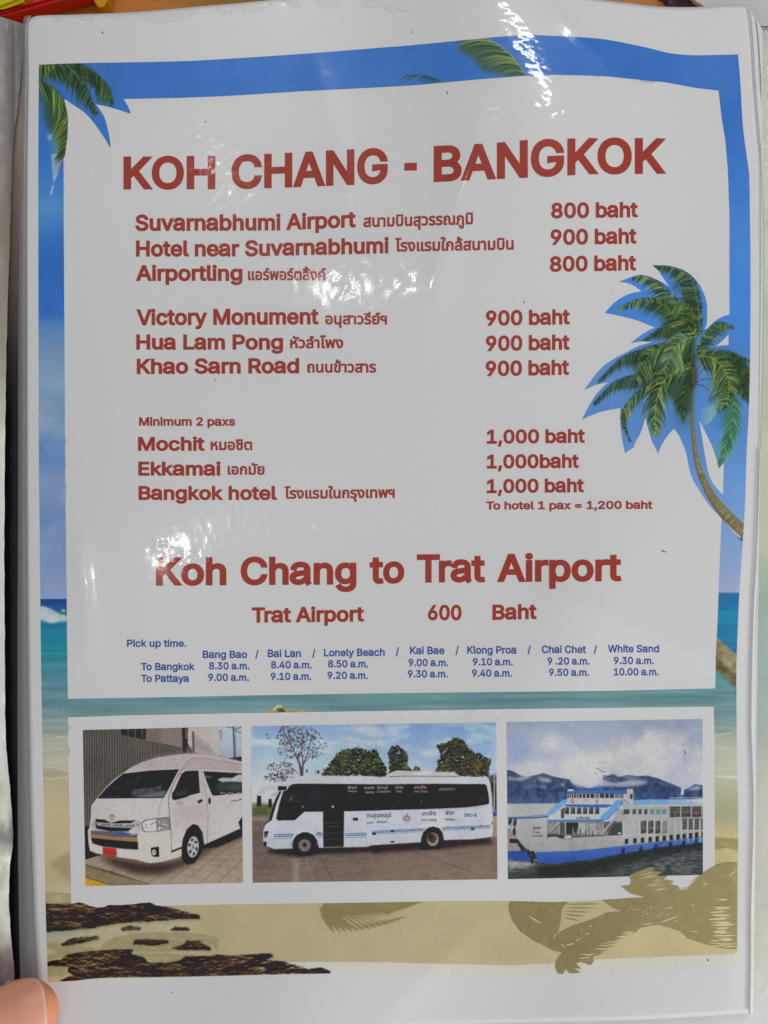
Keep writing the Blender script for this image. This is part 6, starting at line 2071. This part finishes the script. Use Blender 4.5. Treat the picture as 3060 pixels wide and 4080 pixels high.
pp = slab('purple_pouch', [(2630, -60), (2650, -6), (2700, 14), (2760, 40), (2840, 40), (2790, 8), (2752, -20), (2720, -80)], ZT + .004, ZT + .012, mat_plain('dull_purple_cloth', alb4((92, 84, 100)), .8, .2, .1), None, None, .002)
tag(pp, 'dull purple pouch on the table beside the blank white sheet', 'pouch')

# ================================================================== the hand
M_skin = mat_plain('skin', alb4((216, 134, 106)), .5, .35, .06, 120, sss=.25)
_N, _L = M_skin.node_tree.nodes, M_skin.node_tree.links
_n = _N.new('ShaderNodeTexNoise')
_n.inputs['Scale'].default_value = 1100
_n.inputs['Detail'].default_value = 4
_L.new(_N['Texture Coordinate'].outputs['Object'], _n.inputs['Vector'])
_b = _N.new('ShaderNodeBump')
_b.inputs['Strength'].default_value = 0.5
_b.inputs['Distance'].default_value = 0.00012
_L.new(_n.outputs['Fac'], _b.inputs['Height'])
_L.new(_b.outputs[0], _N['Principled BSDF'].inputs['Normal'])
M_nail = mat_plain('nail', alb4((212, 138, 114)), .42, .5, .04, 90, sss=.2)
M_rim = mat_plain('nail_edge', alb4((206, 160, 130)), .35, .5, .05, 90, sss=.15)
hand = thing('hand', 'hand gripping the lower left corner of the sleeve book with its thumb on top', 'hand')


def tube(bm, pts, rad, flat=0.85, k=20):
    pts = np.asarray(pts, float)
    n = len(pts)
    T = np.gradient(pts, axis=0)
    T /= np.linalg.norm(T, axis=1)[:, None]
    rings = []
    up_ = np.array([0, 0, 1.0])
    for i in range(n):
        s = np.cross(T[i], up_)
        s /= np.linalg.norm(s)
        u = np.cross(s, T[i])
        rings.append([bm.verts.new((pts[i] + (math.cos(a) * s + math.sin(a) * u * flat) * rad[i]).tolist()) for a in np.linspace(0, 2 * math.pi, k, endpoint=False)])
    for i in range(n - 1):
        for j in range(k):
            bm.faces.new((rings[i][j], rings[i][(j + 1) % k], rings[i + 1][(j + 1) % k], rings[i + 1][j]))
    bm.faces.new(rings[0][::-1])
    bm.faces.new(rings[-1])


def rounded(a, b, r0, r1, n=14, mid=None, tipn=8):
    """points and radii from a to b with a domed tip at b"""
    a, b = np.array(a, float), np.array(b, float)
    d = (b - a) / np.linalg.norm(b - a)
    Lc = np.linalg.norm(b - a) - r1
    P0 = [a + d * Lc * t for t in np.linspace(0, 1, n)]
    R0 = [r0 + (r1 - r0) * t for t in np.linspace(0, 1, n)]
    if mid:
        R0 = [r * (1 + mid * math.sin(math.pi * t * 2) * .5) for r, t in zip(R0, np.linspace(0, 1, n))]
    for t in np.linspace(0, math.pi / 2, tipn)[1:]:
        P0.append(a + d * (Lc + r1 * math.sin(t)))
        R0.append(max(r1 * math.cos(t), 2e-4))
    return P0, R0


bm = bmesh.new()
tipP = P(232, 3990, 0.0095)
midP = P(-60, 4078, 0.0112)
kn = P(-420, 4250, 0.008)
p, r = rounded(midP, tipP, 0.0080, 0.0092)
tube(bm, p, r, .74)
p, r = rounded(kn, midP + (midP - kn) * .12, 0.0105, 0.0098)
tube(bm, p, r, .85)
wr = P(-900, 5000, -0.012)
p, r = rounded(wr, kn + (kn - wr) * .05, 0.016, 0.0125)
tube(bm, p, r, .9)
# palm and four curled fingers under the book
p, r = rounded(P(-1250, 5300, -0.028), P(-560, 4250, -0.022), 0.030, 0.030)
tube(bm, p, r, .42)
for k, ln_ in enumerate((0.062, 0.070, 0.066, 0.052)):
    b0 = P(-520 - k * 150, 4200 + k * 150, -0.024)
    d = Vector((1, .75 - k * .05, 0)).normalized()
    b1 = b0 + np.array(d) * ln_ * .5
    b2 = b1 + np.array((d.x * .95, d.y * .95, .12)) * ln_ * .42
    p, r = rounded(b0, b1 + (b1 - b0) * .1, 0.0092, 0.0084)
    tube(bm, p, r, .9)
    p, r = rounded(b1, b2, 0.0084, 0.0070)
    tube(bm, p, r, .9)
me = bpy.data.meshes.new('skin')
bm.to_mesh(me)
bm.free()
sk = link('skin', me, M_skin, hand, None, True)
rm = sk.modifiers.new('one_surface', 'REMESH')
rm.mode = 'VOXEL'
rm.voxel_size = 0.0009
rm.use_smooth_shade = True
so = sk.modifiers.new('soften', 'SMOOTH')
so.iterations = 14
so.factor = 0.6
# nail: a curved plate with a pale free edge
ax = (tipP - midP) / np.linalg.norm(tipP - midP)
sd = np.cross(ax, (0, 0, 1.0))
sd /= np.linalg.norm(sd)
upn = np.cross(sd, ax)


def nail(name, a0, a1, m, lift):
    nv, nu = 16, 26
    V = []
    for i in range(nv):
        for j in range(nu):
            b = -1 + 2 * j / (nu - 1)
            ph = b * R(64) - R(12)
            far = -0.0017 - 0.0042 * abs(b) ** 2.6 - 0.0010 * b
            near = -0.0165 + 0.0022 * abs(b) ** 2
            t0 = near + (far - near) * a0
            t1 = near + (far - near) * a1
            t = t0 + (t1 - t0) * i / (nv - 1)
            q = tipP + ax * t
            rr = 0.0093 - 0.0007 * min(1, max(0, (-0.009 - t) / 0.011))
            V.append(q + sd * math.sin(ph) * rr * 0.98 + upn * (math.cos(ph) * rr * .745 + lift - 0.0017 * max(0, (t + 0.0085) / 0.0065) ** 1.7))
    return link(name, mesh(name, V, gridfaces(nv, nu)[:, ::-1]), m, hand, None, True)


n1 = nail('nail', 0.0, 0.955, M_nail, 0.0002)
n2 = nail('nail_edge', 0.95, 1.0, M_rim, 0.00024)
